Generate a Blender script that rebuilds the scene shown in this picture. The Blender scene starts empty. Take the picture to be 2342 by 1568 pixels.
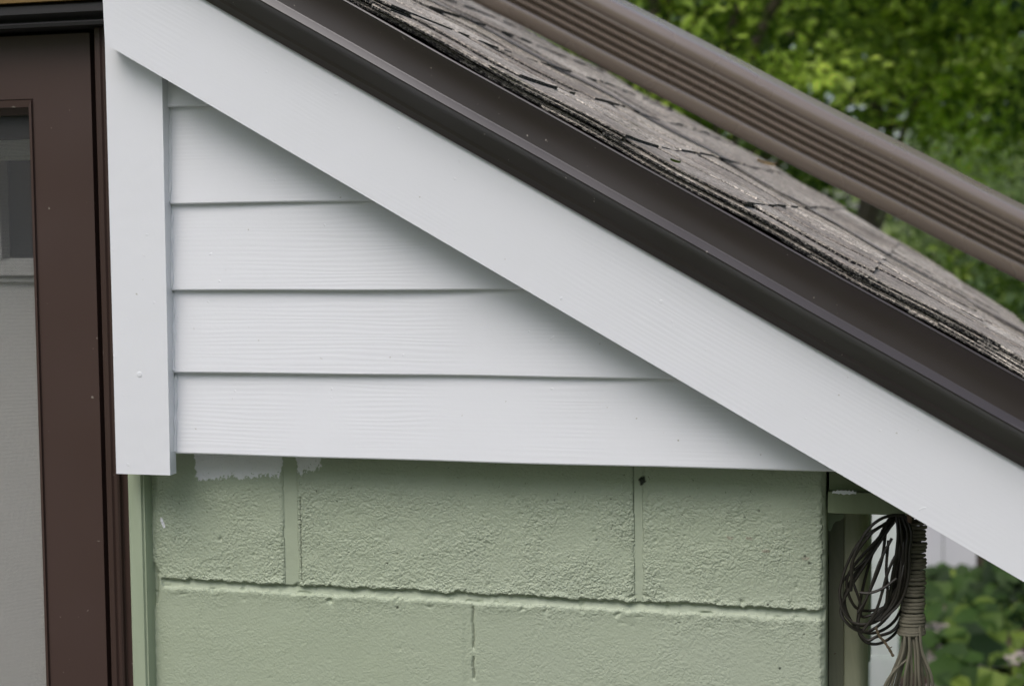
import bpy, bmesh, math, random
import numpy as np
from mathutils import Vector, Matrix

random.seed(7)
rng = np.random.default_rng(7)
C = bpy.context.scene.collection
R = math.radians

# ------------------------------------------------------------------ camera
CAM = np.array([0.6865, -1.6301, 0.3975])
YAW, TILT, ROLL = 0.252857, 0.0666222, -0.0100316
FPX, PW, PH = 3544.1, 2342.0, 1568.0
_cy, _sy, _ct, _st = math.cos(YAW), math.sin(YAW), math.cos(TILT), math.sin(TILT)
_f = np.array([-_sy * _ct, _cy * _ct, -_st])
_r = np.array([_cy, _sy, 0.0])
_u = np.cross(_r, _f)
_r, _u = _r * math.cos(ROLL) + _u * math.sin(ROLL), -_r * math.sin(ROLL) + _u * math.cos(ROLL)
cam = bpy.data.cameras.new("camera")
camo = bpy.data.objects.new("camera", cam)
C.objects.link(camo)
m = Matrix.Identity(4)
for i in range(3):
    m[i][0], m[i][1], m[i][2], m[i][3] = _r[i], _u[i], -_f[i], CAM[i]
camo.matrix_world = m
cam.sensor_fit = 'HORIZONTAL'
cam.sensor_width = 23.6
cam.lens = 23.6 * FPX / PW
cam.clip_start, cam.clip_end = 0.05, 1000
cam.dof.use_dof = True
cam.dof.focus_distance = 1.66
cam.dof.aperture_fstop = 3.8
sc = bpy.context.scene
sc.camera = camo

# ------------------------------------------------------------------ light
SUN_EL, SUN_AZ = R(60), R(205)      # overcast: a broad soft sun above and in front of the wall
w = bpy.data.worlds.new("World")
sc.world = w
w.use_nodes = True
nt = w.node_tree
bg = nt.nodes["Background"]
sky = nt.nodes.new("ShaderNodeTexSky")
sky.sky_type = 'NISHITA'
sky.sun_disc = False
sky.sun_elevation = SUN_EL
sky.sun_rotation = SUN_AZ
sky.air_density = 1.0
sky.dust_density = 4.0
sky.ozone_density = 1.0
hs = nt.nodes.new("ShaderNodeHueSaturation")      # an overcast sky is nearly grey
hs.inputs['Saturation'].default_value = 0.85
nt.links.new(sky.outputs[0], hs.inputs['Color'])
nt.links.new(hs.outputs[0], bg.inputs[0])
bg.inputs[1].default_value = 0.15
sun = bpy.data.lights.new("sun", 'SUN')
sun.energy = 1.05
sun.angle = R(45)
sun.color = (0.96, 0.97, 1.0)
suno = bpy.data.objects.new("sun", sun)
C.objects.link(suno)
sd = Vector((math.sin(SUN_AZ) * math.cos(SUN_EL), math.cos(SUN_AZ) * math.cos(SUN_EL), math.sin(SUN_EL)))
suno.rotation_euler = sd.to_track_quat('Z', 'Y').to_euler()
suno.location = (-2, -4, 6)
sc.view_settings.view_transform = 'Standard'
sc.view_settings.look = 'None'
sc.view_settings.gamma = 1
sc.view_settings.exposure = 0.54

# ------------------------------------------------------------------ helpers
ZG = -1.25                      # ground level; z = 0 is the bed joint seen in the block wall


def at(px, py, Y):
    """point of the photograph (in a 2342 px wide copy) on the plane y = Y"""
    d = _f + _r * (px - PW / 2) / FPX - _u * (py - PH / 2) / FPX
    return CAM + d * ((Y - CAM[1]) / d[1])


def on_ground(px, py, z=ZG):
    d = _f + _r * (px - PW / 2) / FPX - _u * (py - PH / 2) / FPX
    return CAM + d * ((z - CAM[2]) / d[2])


def link(name, me, mats, parent=None, origin=None):
    if not isinstance(mats, (list, tuple)):
        mats = [mats]
    for mm in mats:
        me.materials.append(mm)
    o = bpy.data.objects.new(name, me)
    C.objects.link(o)
    if parent is not None:
        o.parent = parent
        root = parent
        p = Vector((0, 0, 0))
        while root is not None:
            p += root.location
            root = root.parent
        me.transform(Matrix.Translation(-p))
    elif origin is not None:
        me.transform(Matrix.Translation(-Vector(origin)))
        o.location = origin
    return o


def mesh(name, verts, faces, smooth=False, mi=None):
    me = bpy.data.meshes.new(name)
    me.from_pydata([tuple(map(float, v)) for v in verts], [], [tuple(map(int, f)) for f in faces])
    if smooth:
        me.polygons.foreach_set('use_smooth', [True] * len(me.polygons))
    if mi is not None:
        me.polygons.foreach_set('material_index', mi)
    me.update()
    return me


def np_mesh(name, V, F, smooth=True):
    me = bpy.data.meshes.new(name)
    V = np.asarray(V, np.float32)
    F = np.asarray(F, np.int32)
    k = F.shape[1]
    me.vertices.add(len(V))
    me.vertices.foreach_set('co', V.ravel())
    me.loops.add(F.size)
    me.loops.foreach_set('vertex_index', F.ravel())
    me.polygons.add(len(F))
    me.polygons.foreach_set('loop_start', np.arange(0, F.size, k, dtype=np.int32))
    me.polygons.foreach_set('loop_total', np.full(len(F), k, np.int32))
    me.polygons.foreach_set('use_smooth', np.full(len(F), smooth))
    me.update(calc_edges=True)
    me.validate()
    return me


def bm_mesh(name, bm, smooth=False, bevel=0.0, seg=2):
    if bevel > 0:
        es = [e for e in bm.edges if len(e.link_faces) == 2 and e.calc_face_angle(0) > 0.5]
        bmesh.ops.bevel(bm, geom=es, offset=bevel, segments=seg, affect='EDGES', profile=0.5)
    bmesh.ops.recalc_face_normals(bm, faces=bm.faces)
    me = bpy.data.meshes.new(name)
    bm.to_mesh(me)
    bm.free()
    if smooth:
        me.polygons.foreach_set('use_smooth', [True] * len(me.polygons))
        me.set_sharp_from_angle(angle=R(35))
    return me


def add_prism(bm, poly, a, b, to3):
    """closed polygon (2-D list) swept from a to b; to3(u, v, t) gives the 3-D point"""
    A = [bm.verts.new(to3(u, v, a)) for u, v in poly]
    B = [bm.verts.new(to3(u, v, b)) for u, v in poly]
    n = len(poly)
    bm.faces.new(A)
    bm.faces.new(B[::-1])
    for i in range(n):
        bm.faces.new((A[i], B[i], B[(i + 1) % n], A[(i + 1) % n]))


def add_box(bm, x0, x1, y0, y1, z0, z1):
    vs = [bm.verts.new((x, y, z)) for z in (z0, z1) for y in (y0, y1) for x in (x0, x1)]
    for f in ((0, 2, 3, 1), (4, 5, 7, 6), (0, 1, 5, 4), (2, 6, 7, 3), (1, 3, 7, 5), (0, 4, 6, 2)):
        bm.faces.new([vs[i] for i in f])


def add_quad_box(bm, corners, y0, y1):
    """face corners given as (x, z) pairs, thickness from y0 (front) to y1"""
    add_prism(bm, corners, y0, y1, lambda u, v, t: (u, t, v))


def tube(bm, pts, rad, n=6, closed=False, caps=True):
    pts = [Vector(p) for p in pts]
    N = len(pts)
    rads = rad if isinstance(rad, (list, tuple)) else [rad] * N
    rings = []
    prev = None
    for i in range(N):
        if closed:
            t = pts[(i + 1) % N] - pts[i - 1]
        else:
            t = pts[min(i + 1, N - 1)] - pts[max(i - 1, 0)]
        if t.length < 1e-9:
            t = Vector((0, 0, 1))
        t.normalize()
        if prev is None:
            a = t.orthogonal().normalized()
        else:
            a = prev - t * prev.dot(t)
            a = a.normalized() if a.length > 1e-6 else t.orthogonal().normalized()
        prev = a
        b = t.cross(a)
        rings.append([bm.verts.new(pts[i] + (a * math.cos(2 * math.pi * k / n) + b * math.sin(2 * math.pi * k / n)) * rads[i]) for k in range(n)])
    for i in range(N if closed else N - 1):
        r0, r1 = rings[i], rings[(i + 1) % N]
        for k in range(n):
            bm.faces.new((r0[k], r0[(k + 1) % n], r1[(k + 1) % n], r1[k]))
    if caps and not closed:
        bm.faces.new(rings[0][::-1])
        bm.faces.new(rings[-1])


def catmull(P, per=8, closed=False):
    P = [Vector(p) for p in P]
    n = len(P)
    out = []
    rngs = range(n) if closed else range(n - 1)
    for i in rngs:
        p0 = P[i - 1] if (closed or i > 0) else P[0]
        p1, p2 = P[i], P[(i + 1) % n]
        p3 = P[(i + 2) % n] if (closed or i + 2 < n) else P[-1]
        for k in range(per):
            t = k / per
            out.append(0.5 * ((2 * p1) + (p2 - p0) * t + (2 * p0 - 5 * p1 + 4 * p2 - p3) * t * t + (3 * p1 - p0 - 3 * p2 + p3) * t ** 3))
    if not closed:
        out.append(P[-1])
    return out


def empty(name, loc):
    o = bpy.data.objects.new(name, None)
    o.empty_display_size = 0.1
    C.objects.link(o)
    o.location = loc
    return o


def tag(o, label=None, cat=None, group=None, kind=None):
    if label:
        o['label'] = label
    if cat:
        o['category'] = cat
    if group:
        o['group'] = group
    if kind:
        o['kind'] = kind
    return o


def pnoise(x, y, seed=0):
    """2-D gradient noise, about -0.7..0.7"""
    r = np.random.default_rng(seed)
    perm = r.permutation(512)
    ang = r.random(512) * 2 * np.pi
    gx, gy = np.cos(ang), np.sin(ang)
    xi, yi = np.floor(x).astype(int), np.floor(y).astype(int)
    xf, yf = x - xi, y - yi

    def g(ix, iy, fx, fy):
        h = perm[(perm[ix & 511] + iy) & 511]
        return gx[h] * fx + gy[h] * fy
    u = xf ** 3 * (xf * (xf * 6 - 15) + 10)
    v = yf ** 3 * (yf * (yf * 6 - 15) + 10)
    a = g(xi, yi, xf, yf) * (1 - u) + g(xi + 1, yi, xf - 1, yf) * u
    b = g(xi, yi + 1, xf, yf - 1) * (1 - u) + g(xi + 1, yi + 1, xf - 1, yf - 1) * u
    return a * (1 - v) + b * v


def sstep(a, b, x):
    t = np.clip((x - a) / (b - a), 0, 1)
    return t * t * (3 - 2 * t)


# ------------------------------------------------------------------ materials
class Mat:
    def __init__(self, name, rough=0.5, spec=0.5):
        self.m = bpy.data.materials.new(name)
        self.m.use_nodes = True
        self.t = self.m.node_tree
        self.b = self.t.nodes["Principled BSDF"]
        self.b.inputs['Roughness'].default_value = rough
        self.b.inputs['Specular IOR Level'].default_value = spec
        self.tc = self.t.nodes.new('ShaderNodeTexCoord').outputs['Object']

    def n(self, typ, **kw):
        nd = self.t.nodes.new('ShaderNode' + typ)
        for k, v in kw.items():
            if k in nd.inputs:
                if hasattr(v, 'is_linked') or isinstance(v, bpy.types.NodeSocket):
                    self.t.links.new(v, nd.inputs[k])
                else:
                    nd.inputs[k].default_value = v
            else:
                setattr(nd, k, v)
        return nd

    def mapped(self, scale=(1, 1, 1), rot=(0, 0, 0)):
        src = self.tc
        if any(rot):
            m0 = self.n('Mapping')
            self.t.links.new(src, m0.inputs['Vector'])
            m0.inputs['Rotation'].default_value = rot
            src = m0.outputs[0]
        mp = self.n('Mapping')
        self.t.links.new(src, mp.inputs['Vector'])
        mp.inputs['Scale'].default_value = scale
        return mp.outputs[0]

    def noise(self, scale, detail=3, rough=0.5, vec=None, dist=0.0):
        nd = self.n('TexNoise')
        nd.inputs['Scale'].default_value = scale
        nd.inputs['Detail'].default_value = detail
        nd.inputs['Roughness'].default_value = rough
        nd.inputs['Distortion'].default_value = dist
        self.t.links.new(vec if vec is not None else self.tc, nd.inputs['Vector'])
        return nd.outputs['Fac']

    def ramp(self, fac, stops, interp='LINEAR'):
        r = self.n('ValToRGB')
        r.color_ramp.interpolation = interp
        e = r.color_ramp.elements
        while len(e) < len(stops):
            e.new(0.5)
        for el, (p, c) in zip(e, stops):
            el.position = p
            el.color = (c, c, c, 1) if isinstance(c, (int, float)) else (*c, 1)
        self.t.links.new(fac, r.inputs[0])
        return r.outputs[0]

    def mix(self, fac, a, b, blend='MIX'):
        nd = self.n('Mix', data_type='RGBA', blend_type=blend)
        for sock, v in ((nd.inputs[0], fac), (nd.inputs[6], a), (nd.inputs[7], b)):
            if isinstance(v, bpy.types.NodeSocket):
                self.t.links.new(v, sock)
            elif isinstance(v, tuple):
                sock.default_value = (*v, 1)
            else:
                sock.default_value = v
        return nd.outputs[2]

    def math(self, op, a, b=0.0):
        nd = self.n('Math', operation=op)
        for i, v in enumerate((a, b)):
            if isinstance(v, bpy.types.NodeSocket):
                self.t.links.new(v, nd.inputs[i])
            else:
                nd.inputs[i].default_value = v
        return nd.outputs[0]

    def attr(self, name):
        nd = self.n('Attribute')
        nd.attribute_name = name
        return nd.outputs['Fac']

    def color(self, c):
        if isinstance(c, bpy.types.NodeSocket):
            self.t.links.new(c, self.b.inputs['Base Color'])
        else:
            self.b.inputs['Base Color'].default_value = (*c, 1)

    def rough(self, s):
        self.t.links.new(s, self.b.inputs['Roughness'])

    def bump(self, *layers):
        """layers: (height socket, strength, distance)"""
        prev = None
        for h, st, dist in layers:
            b = self.n('Bump')
            b.inputs['Strength'].default_value = st
            b.inputs['Distance'].default_value = dist
            self.t.links.new(h, b.inputs['Height'])
            if prev is not None:
                self.t.links.new(prev, b.inputs['Normal'])
            prev = b.outputs[0]
        self.t.links.new(prev, self.b.inputs['Normal'])


SLOPE = math.atan(0.5725)
sA, cA = math.sin(SLOPE), math.cos(SLOPE)


def painted_wood(name, axis, tint=(0.79, 0.80, 0.828)):
    M = Mat(name, 0.42, 0.4)
    if axis == 'x':
        v1, v2 = M.mapped((5, 60, 260)), M.mapped((2.2, 12, 26))
    elif axis == 'z':
        v1, v2 = M.mapped((150, 60, 60)), M.mapped((26, 12, 5))
    else:
        v1, v2 = M.mapped((5, 60, 260), (0, -SLOPE, 0)), M.mapped((2.2, 12, 26), (0, -SLOPE, 0))
    stroke = M.noise(1.0, 3, 0.55, v1)
    wv = M.n('TexWave', wave_type='BANDS', bands_direction='Z')
    M.t.links.new(v2, wv.inputs['Vector'])
    wv.inputs['Scale'].default_value = 2.4
    wv.inputs['Distortion'].default_value = 9.0
    wv.inputs['Detail'].default_value = 2.5
    wv.inputs['Detail Scale'].default_value = 0.9
    grain = wv.outputs['Fac']
    patch = M.ramp(M.noise(5.5, 2), [(0.42, 0.0), (0.62, 1.0)])
    grain = M.math('MULTIPLY', grain, patch)
    speck = M.ramp(M.noise(130, 0), [(0.86, 0.0), (0.90, 1.0)])
    cl = M.mix(M.noise(3.0, 3), tuple(t * 0.95 for t in tint), tint)
    nick = M.ramp(M.noise(90, 2, 0.6), [(0.755, 0.0), (0.78, 1.0)])
    cl = M.mix(nick, cl, (0.50, 0.49, 0.45))
    M.color(cl)
    M.rough(M.ramp(stroke, [(0.3, 0.36), (0.7, 0.5)]))
    smask = M.ramp(M.noise(4.0, 2), [(0.35, 0.25), (0.65, 1.0)])
    M.bump((M.noise(12, 2), 0.22, 0.003), (M.math('MULTIPLY', stroke, smask), 0.17, 0.0005), (grain, 0.13, 0.0006), (M.noise(260, 2), 0.10, 0.0005), (speck, 0.3, 0.0008))
    return M.m


def brown_metal(name, col, rough=0.33, axis_rot=None, scuff=0.3, spec=0.5):
    M = Mat(name, rough, spec)
    v = M.mapped((6, 60, 420), (0, axis_rot, 0)) if axis_rot is not None else M.mapped((60, 60, 3))
    st = M.noise(1, 4, 0.6, v)
    c2 = tuple(x * 1.18 for x in col)
    cl = M.mix(M.noise(5, 3), col, c2)
    sp = M.ramp(M.noise(140, 2, 0.6), [(0.745, 0.0), (0.77, 1.0)])
    cl = M.mix(sp, cl, (0.26, 0.23, 0.20))
    sc_ = M.math('MULTIPLY', M.ramp(st, [(0.68, 0.0), (0.80, 1.0)]), M.ramp(M.noise(7, 3), [(0.56, 0.0), (0.66, scuff)]))
    cl = M.mix(sc_, cl, (0.22, 0.20, 0.18))
    M.color(cl)
    M.rough(M.ramp(M.noise(8, 3), [(0.3, rough - 0.03), (0.7, rough + 0.07)]))
    M.bump((M.noise(6, 2), 0.08, 0.003), (M.noise(420, 2), 0.06, 0.0004))
    return M.m


MW_X = painted_wood('white_siding_paint', 'x')
MW_Z = painted_wood('white_corner_paint', 'z')
MW_S = painted_wood('white_rake_paint', 's')
M_TRIM = brown_metal('brown_trim_metal', (0.029, 0.022, 0.0205), 0.30, -SLOPE, 0.7, 0.7)
M_SPOUT = brown_metal('brown_downspout_metal', (0.165, 0.130, 0.104), 0.26, -SLOPE, 0.4, 1.0)
M_DOOR = brown_metal('brown_door_paint', (0.054, 0.0315, 0.026), 0.42)
M_JAMB = brown_metal('brown_jamb_paint', (0.044, 0.025, 0.020), 0.40)
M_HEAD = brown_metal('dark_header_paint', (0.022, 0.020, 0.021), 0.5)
M_BLACK = Mat('black_gap_fill', 0.8, 0.2)
M_BLACK.color((0.006, 0.006, 0.006))
M_BLACK = M_BLACK.m


def m_block():
    M = Mat('green_block_paint', 0.55, 0.35)
    g1, g2 = (0.358, 0.412, 0.295), (0.402, 0.452, 0.333)
    cl = M.mix(M.noise(6, 4), g1, g2)
    cl = M.mix(M.ramp(M.noise(30, 3), [(0.55, 0.0), (0.8, 0.35)]), cl, (0.40, 0.46, 0.34))
    pores = M.math('MULTIPLY', M.ramp(M.noise(240, 2, 0.55), [(0.24, 1.0), (0.31, 0.0)]), M.math('ADD', M.math('MULTIPLY', M.attr('amp'), 0.7), 0.15))
    cl = M.mix(M.math('MULTIPLY', pores, 0.8), cl, (0.09, 0.105, 0.07))
    cl = M.mix(M.ramp(M.noise(2.2, 4), [(0.45, 0.0), (0.7, 0.30)]), cl, (0.43, 0.46, 0.40))
    pn = M.noise(260, 3, 0.6)
    paint = M.math('ADD', M.attr('paint'), M.math('MULTIPLY', M.math('SUBTRACT', pn, 0.5), 1.1))
    pm = M.ramp(paint, [(0.40, 0.0), (0.54, 1.0)])
    cl = M.mix(pm, cl, (0.84, 0.84, 0.86))
    cl = M.mix(M.attr('dirt'), cl, (0.030, 0.034, 0.024))
    cl = M.mix(M.math('MULTIPLY', M.attr('rust'), 0.4), cl, (0.16, 0.06, 0.05))
    M.color(cl)
    vo = M.n('TexVoronoi', feature='SMOOTH_F1')
    vo.inputs['Scale'].default_value = 340
    vo.inputs['Smoothness'].default_value = 0.35
    wrp = M.n('VectorMath', operation='ADD')
    wn = M.n('TexNoise')
    wn.inputs['Scale'].default_value = 120
    M.t.links.new(M.tc, wn.inputs['Vector'])
    ws = M.n('VectorMath', operation='SCALE')
    ws.inputs['Scale'].default_value = 0.006
    M.t.links.new(wn.outputs['Color'], ws.inputs[0])
    M.t.links.new(M.tc, wrp.inputs[0])
    M.t.links.new(ws.outputs[0], wrp.inputs[1])
    M.t.links.new(wrp.outputs[0], vo.inputs['Vector'])
    h = M.math('ADD', M.math('SUBTRACT', 1.0, vo.outputs['Distance']), M.math('MULTIPLY', M.noise(260, 3, 0.65), 0.9))
    h = M.math('MULTIPLY', h, M.math('ADD', M.attr('amp'), 0.10))
    M.bump((h, 0.85, 0.0010))
    return M.m


M_BLOCK = m_block()


def m_green_wood(name, c1, c2, worn, scale=1.0):
    M = Mat(name, 0.65, 0.3)
    v = M.mapped((40, 40, 3.0), (0.05, 0.1, 0))
    g = M.noise(1, 5, 0.65, v, 0.5)
    cl = M.mix(M.ramp(g, [(0.35, 0.0), (0.65, 1.0)]), c1, c2)
    sp = M.ramp(M.noise(70, 3), [(0.70, 0.0), (0.76, 1.0)])
    cl = M.mix(sp, cl, worn)
    M.color(cl)
    M.bump((g, 0.4, 0.001), (M.noise(200, 2), 0.3, 0.0006))
    return M.m


M_GW_TOP = m_green_wood('green_eave_wood', (0.19, 0.22, 0.13), (0.22, 0.26, 0.16), (0.08, 0.09, 0.05))
M_GW_DARK = m_green_wood('weathered_dark_wood', (0.14, 0.145, 0.10), (0.22, 0.225, 0.16), (0.06, 0.03, 0.02))
M_GW_OLIVE = m_green_wood('olive_casing_wood', (0.27, 0.285, 0.19), (0.36, 0.365, 0.255), (0.06, 0.05, 0.03))
M_GW_STRIP = m_green_wood('green_door_moulding_paint', (0.32, 0.375, 0.26), (0.36, 0.415, 0.295), (0.25, 0.33, 0.22))
M_MINT = m_green_wood('pale_mint_paint', (0.72, 0.79, 0.73), (0.78, 0.83, 0.79), (0.35, 0.40, 0.34))


def m_shingle():
    M = Mat('grey_shingle_granules', 0.95, 0.15)
    vor = M.n('TexVoronoi', feature='F1')
    vor.inputs['Scale'].default_value = 620
    M.t.links.new(M.tc, vor.inputs['Vector'])
    gran = M.ramp(vor.outputs['Color'], [(0.15, (0.25, 0.235, 0.215)), (0.5, (0.46, 0.432, 0.395)), (0.85, (0.74, 0.70, 0.64))])
    patch = M.noise(9, 4, 0.6, M.mapped((1.0, 0.5, 1.0)))
    cl = M.mix(M.ramp(patch, [(0.38, 0.0), (0.62, 0.65)]), gran, (0.21, 0.185, 0.165))
    cl = M.mix(M.ramp(M.attr('tone'), [(0.0, 0.5), (0.4, 0.15), (0.6, 0.0)]), cl, (0.115, 0.10, 0.092))
    vg = M.n('TexVoronoi', feature='F1')
    vg.inputs['Scale'].default_value = 270
    M.t.links.new(M.tc, vg.inputs['Vector'])
    cl = M.mix(0.75, cl, M.ramp(vg.outputs['Color'], [(0.2, (0.45, 0.43, 0.40)), (0.5, (0.92, 0.88, 0.83)), (0.8, (1.35, 1.28, 1.18))]), 'MULTIPLY')
    mott = M.noise(1.0, 4, 0.65, M.mapped((38, 60, 38), (0, -SLOPE, 0)))
    cl = M.mix(M.ramp(mott, [(0.42, 0.0), (0.62, 0.45)]), cl, (0.13, 0.12, 0.108))
    moss = M.ramp(M.noise(17, 4, 0.6), [(0.60, 0.0), (0.72, 0.55)])
    cl = M.mix(moss, cl, (0.07, 0.075, 0.045))
    M.color(cl)
    M.bump((vor.outputs['Distance'], 0.6, 0.0010), (vg.outputs['Distance'], 0.7, 0.0012), (M.noise(60, 3), 0.5, 0.0015))
    return M.m


def m_shingle_edge():
    M = Mat('black_asphalt_edge', 0.85, 0.3)
    sp = M.ramp(M.noise(420, 3, 0.7), [(0.50, 0.0), (0.62, 1.0)])
    M.color(M.mix(sp, (0.012, 0.012, 0.013), (0.30, 0.28, 0.25)))
    M.bump((M.noise(350, 3, 0.7), 1.0, 0.002))
    return M.m


M_SH, M_SHE = m_shingle(), m_shingle_edge()


def m_leaf(name, lo, mid, hi, trans=0.5):
    M = Mat(name, 0.55, 0.15)
    cl = M.ramp(M.attr('tone'), [(0.0, lo), (0.55, mid), (1.0, hi)])
    M.color(cl)
    t = M.n('BsdfTranslucent')
    tcl = M.mix(0.6, cl, (1.0, 1.0, 0.45), 'MULTIPLY')
    tm = M.n('Mix', data_type='RGBA', blend_type='MULTIPLY')
    br = M.n('HueSaturation')
    br.inputs['Value'].default_value = 3.0
    M.t.links.new(tcl, br.inputs['Color'])
    M.t.links.new(br.outputs[0], t.inputs['Color'])
    mx = M.n('MixShader')
    mx.inputs[0].default_value = trans
    out = M.t.nodes['Material Output']
    M.t.links.new(M.b.outputs[0], mx.inputs[1])
    M.t.links.new(t.outputs[0], mx.inputs[2])
    M.t.links.new(mx.outputs[0], out.inputs['Surface'])
    M.t.nodes.remove(tm)
    return M.m


M_LEAF_A = m_leaf('bright_maple_leaves', (0.022, 0.042, 0.012), (0.140, 0.200, 0.040), (0.50, 0.57, 0.18), 0.55)
M_LEAF_B = m_leaf('deep_green_leaves', (0.014, 0.030, 0.011), (0.085, 0.135, 0.033), (0.36, 0.43, 0.14), 0.55)
M_LEAF_C = m_leaf('grey_green_leaves', (0.14, 0.18, 0.11), (0.28, 0.33, 0.22), (0.46, 0.50, 0.36))
M_LEAF_G = m_leaf('garden_leaves', (0.012, 0.026, 0.008), (0.045, 0.088, 0.020), (0.17, 0.23, 0.045), 0.3)
M_BARK = Mat('grey_brown_bark', 0.9, 0.2)
M_BARK.color(M_BARK.mix(M_BARK.noise(14, 5), (0.10, 0.075, 0.06), (0.24, 0.19, 0.165)))
M_BARK.bump((M_BARK.noise(30, 5, 0.7, M_BARK.mapped((1, 1, 0.2))), 0.8, 0.02))
M_BARK = M_BARK.m


def m_ground():
    M = Mat('lawn', 0.9, 0.2)
    cl = M.mix(M.noise(0.6, 5), (0.045, 0.085, 0.022), (0.085, 0.13, 0.035))
    cl = M.mix(M.ramp(M.noise(14, 4), [(0.4, 0.0), (0.7, 0.6)]), cl, (0.03, 0.055, 0.016))
    M.color(cl)
    M.bump((M.noise(60, 4), 0.8, 0.03))
    return M.m


def m_soil():
    M = Mat('soil_and_mulch', 0.95, 0.15)
    cl = M.mix(M.noise(22, 5, 0.7), (0.035, 0.025, 0.018), (0.13, 0.09, 0.07))
    M.color(cl)
    M.bump((M.noise(45, 5, 0.7), 1.0, 0.03))
    return M.m


def m_stone():
    M = Mat('pinkish_grey_stone', 0.85, 0.25)
    M.color(M.mix(M.noise(12, 5, 0.65), (0.26, 0.21, 0.19), (0.40, 0.34, 0.31)))
    M.bump((M.noise(40, 4), 0.7, 0.01))
    return M.m


def m_screen():
    M = Mat('insect_screen', 0.6, 0.3)
    M.color((0.10, 0.10, 0.10))
    f = []
    for ax in ('X', 'Z'):
        wv = M.n('TexWave', wave_type='BANDS', bands_direction=ax, wave_profile='SIN')
        wv.inputs['Scale'].default_value = 2 * math.pi / (20 * 0.00165)
        M.t.links.new(M.tc, wv.inputs['Vector'])
        f.append(M.ramp(wv.outputs['Fac'], [(0.80, 0.0), (0.90, 1.0)]))
    a = M.math('MAXIMUM', f[0], f[1])
    tr = M.n('BsdfTransparent')
    mx = M.n('MixShader')
    M.t.links.new(a, mx.inputs[0])
    M.t.links.new(tr.outputs[0], mx.inputs[1])
    M.t.links.new(M.b.outputs[0], mx.inputs[2])
    M.t.links.new(mx.outputs[0], M.t.nodes['Material Output'].inputs['Surface'])
    return M.m


def simple(name, c1, c2, scale, rough, spec=0.5, bump=None):
    M = Mat(name, rough, spec)
    M.color(M.mix(M.noise(scale, 4), c1, c2))
    if bump:
        M.bump((M.noise(bump[0], 3), bump[1], bump[2]))
    return M.m


M_INNER = simple('white_inner_door_paint', (0.78, 0.77, 0.72), (0.83, 0.82, 0.77), 8, 0.5)
M_GLASS = simple('dark_window_glass', (0.030, 0.040, 0.050), (0.055, 0.068, 0.080), 3, 0.12, 0.3)
M_YELLOW = simple('yellow_wood', (0.14, 0.082, 0.022), (0.21, 0.13, 0.038), 14, 0.6, 0.4, (60, 0.4, 0.002))
M_CABLE = simple('dark_brown_cable', (0.013, 0.011, 0.008), (0.026, 0.022, 0.015), 40, 0.5, 0.4, (300, 0.3, 0.0006))
M_CORD = simple('olive_brown_cord', (0.110, 0.102, 0.072), (0.185, 0.172, 0.128), 60, 0.7, 0.3, (400, 0.5, 0.0008))
M_FENCE = simple('white_fence_paint', (0.50, 0.50, 0.53), (0.62, 0.62, 0.64), 5, 0.55, 0.4, (30, 0.3, 0.002))
M_TWIG = simple('dry_twig_bark', (0.08, 0.06, 0.035), (0.16, 0.13, 0.085), 60, 0.9, 0.2, (200, 0.6, 0.001))
M_TAN = simple('dry_tan_leaf', (0.42, 0.33, 0.20), (0.56, 0.47, 0.32), 60, 0.8, 0.2)
M_GLEAF = simple('fresh_green_leaf', (0.10, 0.15, 0.03), (0.16, 0.22, 0.06), 60, 0.6, 0.3)
M_HOOK = simple('rusty_steel', (0.10, 0.05, 0.03), (0.18, 0.12, 0.09), 80, 0.6, 0.5)
M_WALL2 = painted_wood('white_house_paint', 'x')
M_SCREEN = m_screen()
M_SOIL, M_STONE = m_soil(), m_stone()

# ------------------------------------------------------------------ ground
gb = bmesh.new()
add_box(gb, -150, 150, -60, 240, ZG - 0.5, ZG)
tag(link('ground', bm_mesh('ground', gb), m_ground()), kind='structure')
gb = bmesh.new()
bed = [(-0.6, 2.6), (0.62, 2.55), (0.72, 0.2), (3.2, 0.4), (3.6, 4.0), (3.4, 6.3), (0.8, 6.6), (-0.6, 6.3)]
add_prism(gb, bed, ZG - 0.05, ZG + 0.012, lambda u, v, t: (u, v, t))
tag(link('garden_bed_soil', bm_mesh('bed', gb), M_SOIL), kind='structure')
gb = bmesh.new()
add_prism(gb, [(-3, -4), (3, -4), (3, -0.25), (-3, -0.25)], ZG - 0.05, ZG + 0.02, lambda u, v, t: (u, v, t))
tag(link('path', bm_mesh('path', gb), simple('grey_concrete', (0.10, 0.095, 0.09), (0.15, 0.145, 0.135), 6, 0.85, 0.3, (50, 0.5, 0.004))), kind='structure')

# ------------------------------------------------------------------ the house
house = empty('house', (0.0, 0.0, ZG))
tag(house, 'green block house wall with white gable boards, brown storm door and shingled lean-to roof', 'house')


def part(name, me, mat, parent=house, label=None):
    o = link(name, me, mat, parent)
    if label:
        o['label'] = label
    return o


def sn3(s, n, y):
    return (s * cA + n * sA, y, -s * sA + n * cA)


XB0 = at(338, 1300, 0)[0]           # left edge of the blockwork, against the door moulding
XB1 = at(1884, 1300, 0)[0]          # outside corner
HJ1 = at(660, 1200, 0)[0]
HJ2 = at(1458, 1220, 0)[0]
HJ3 = at(1070, 1450, 0)[0]


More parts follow.
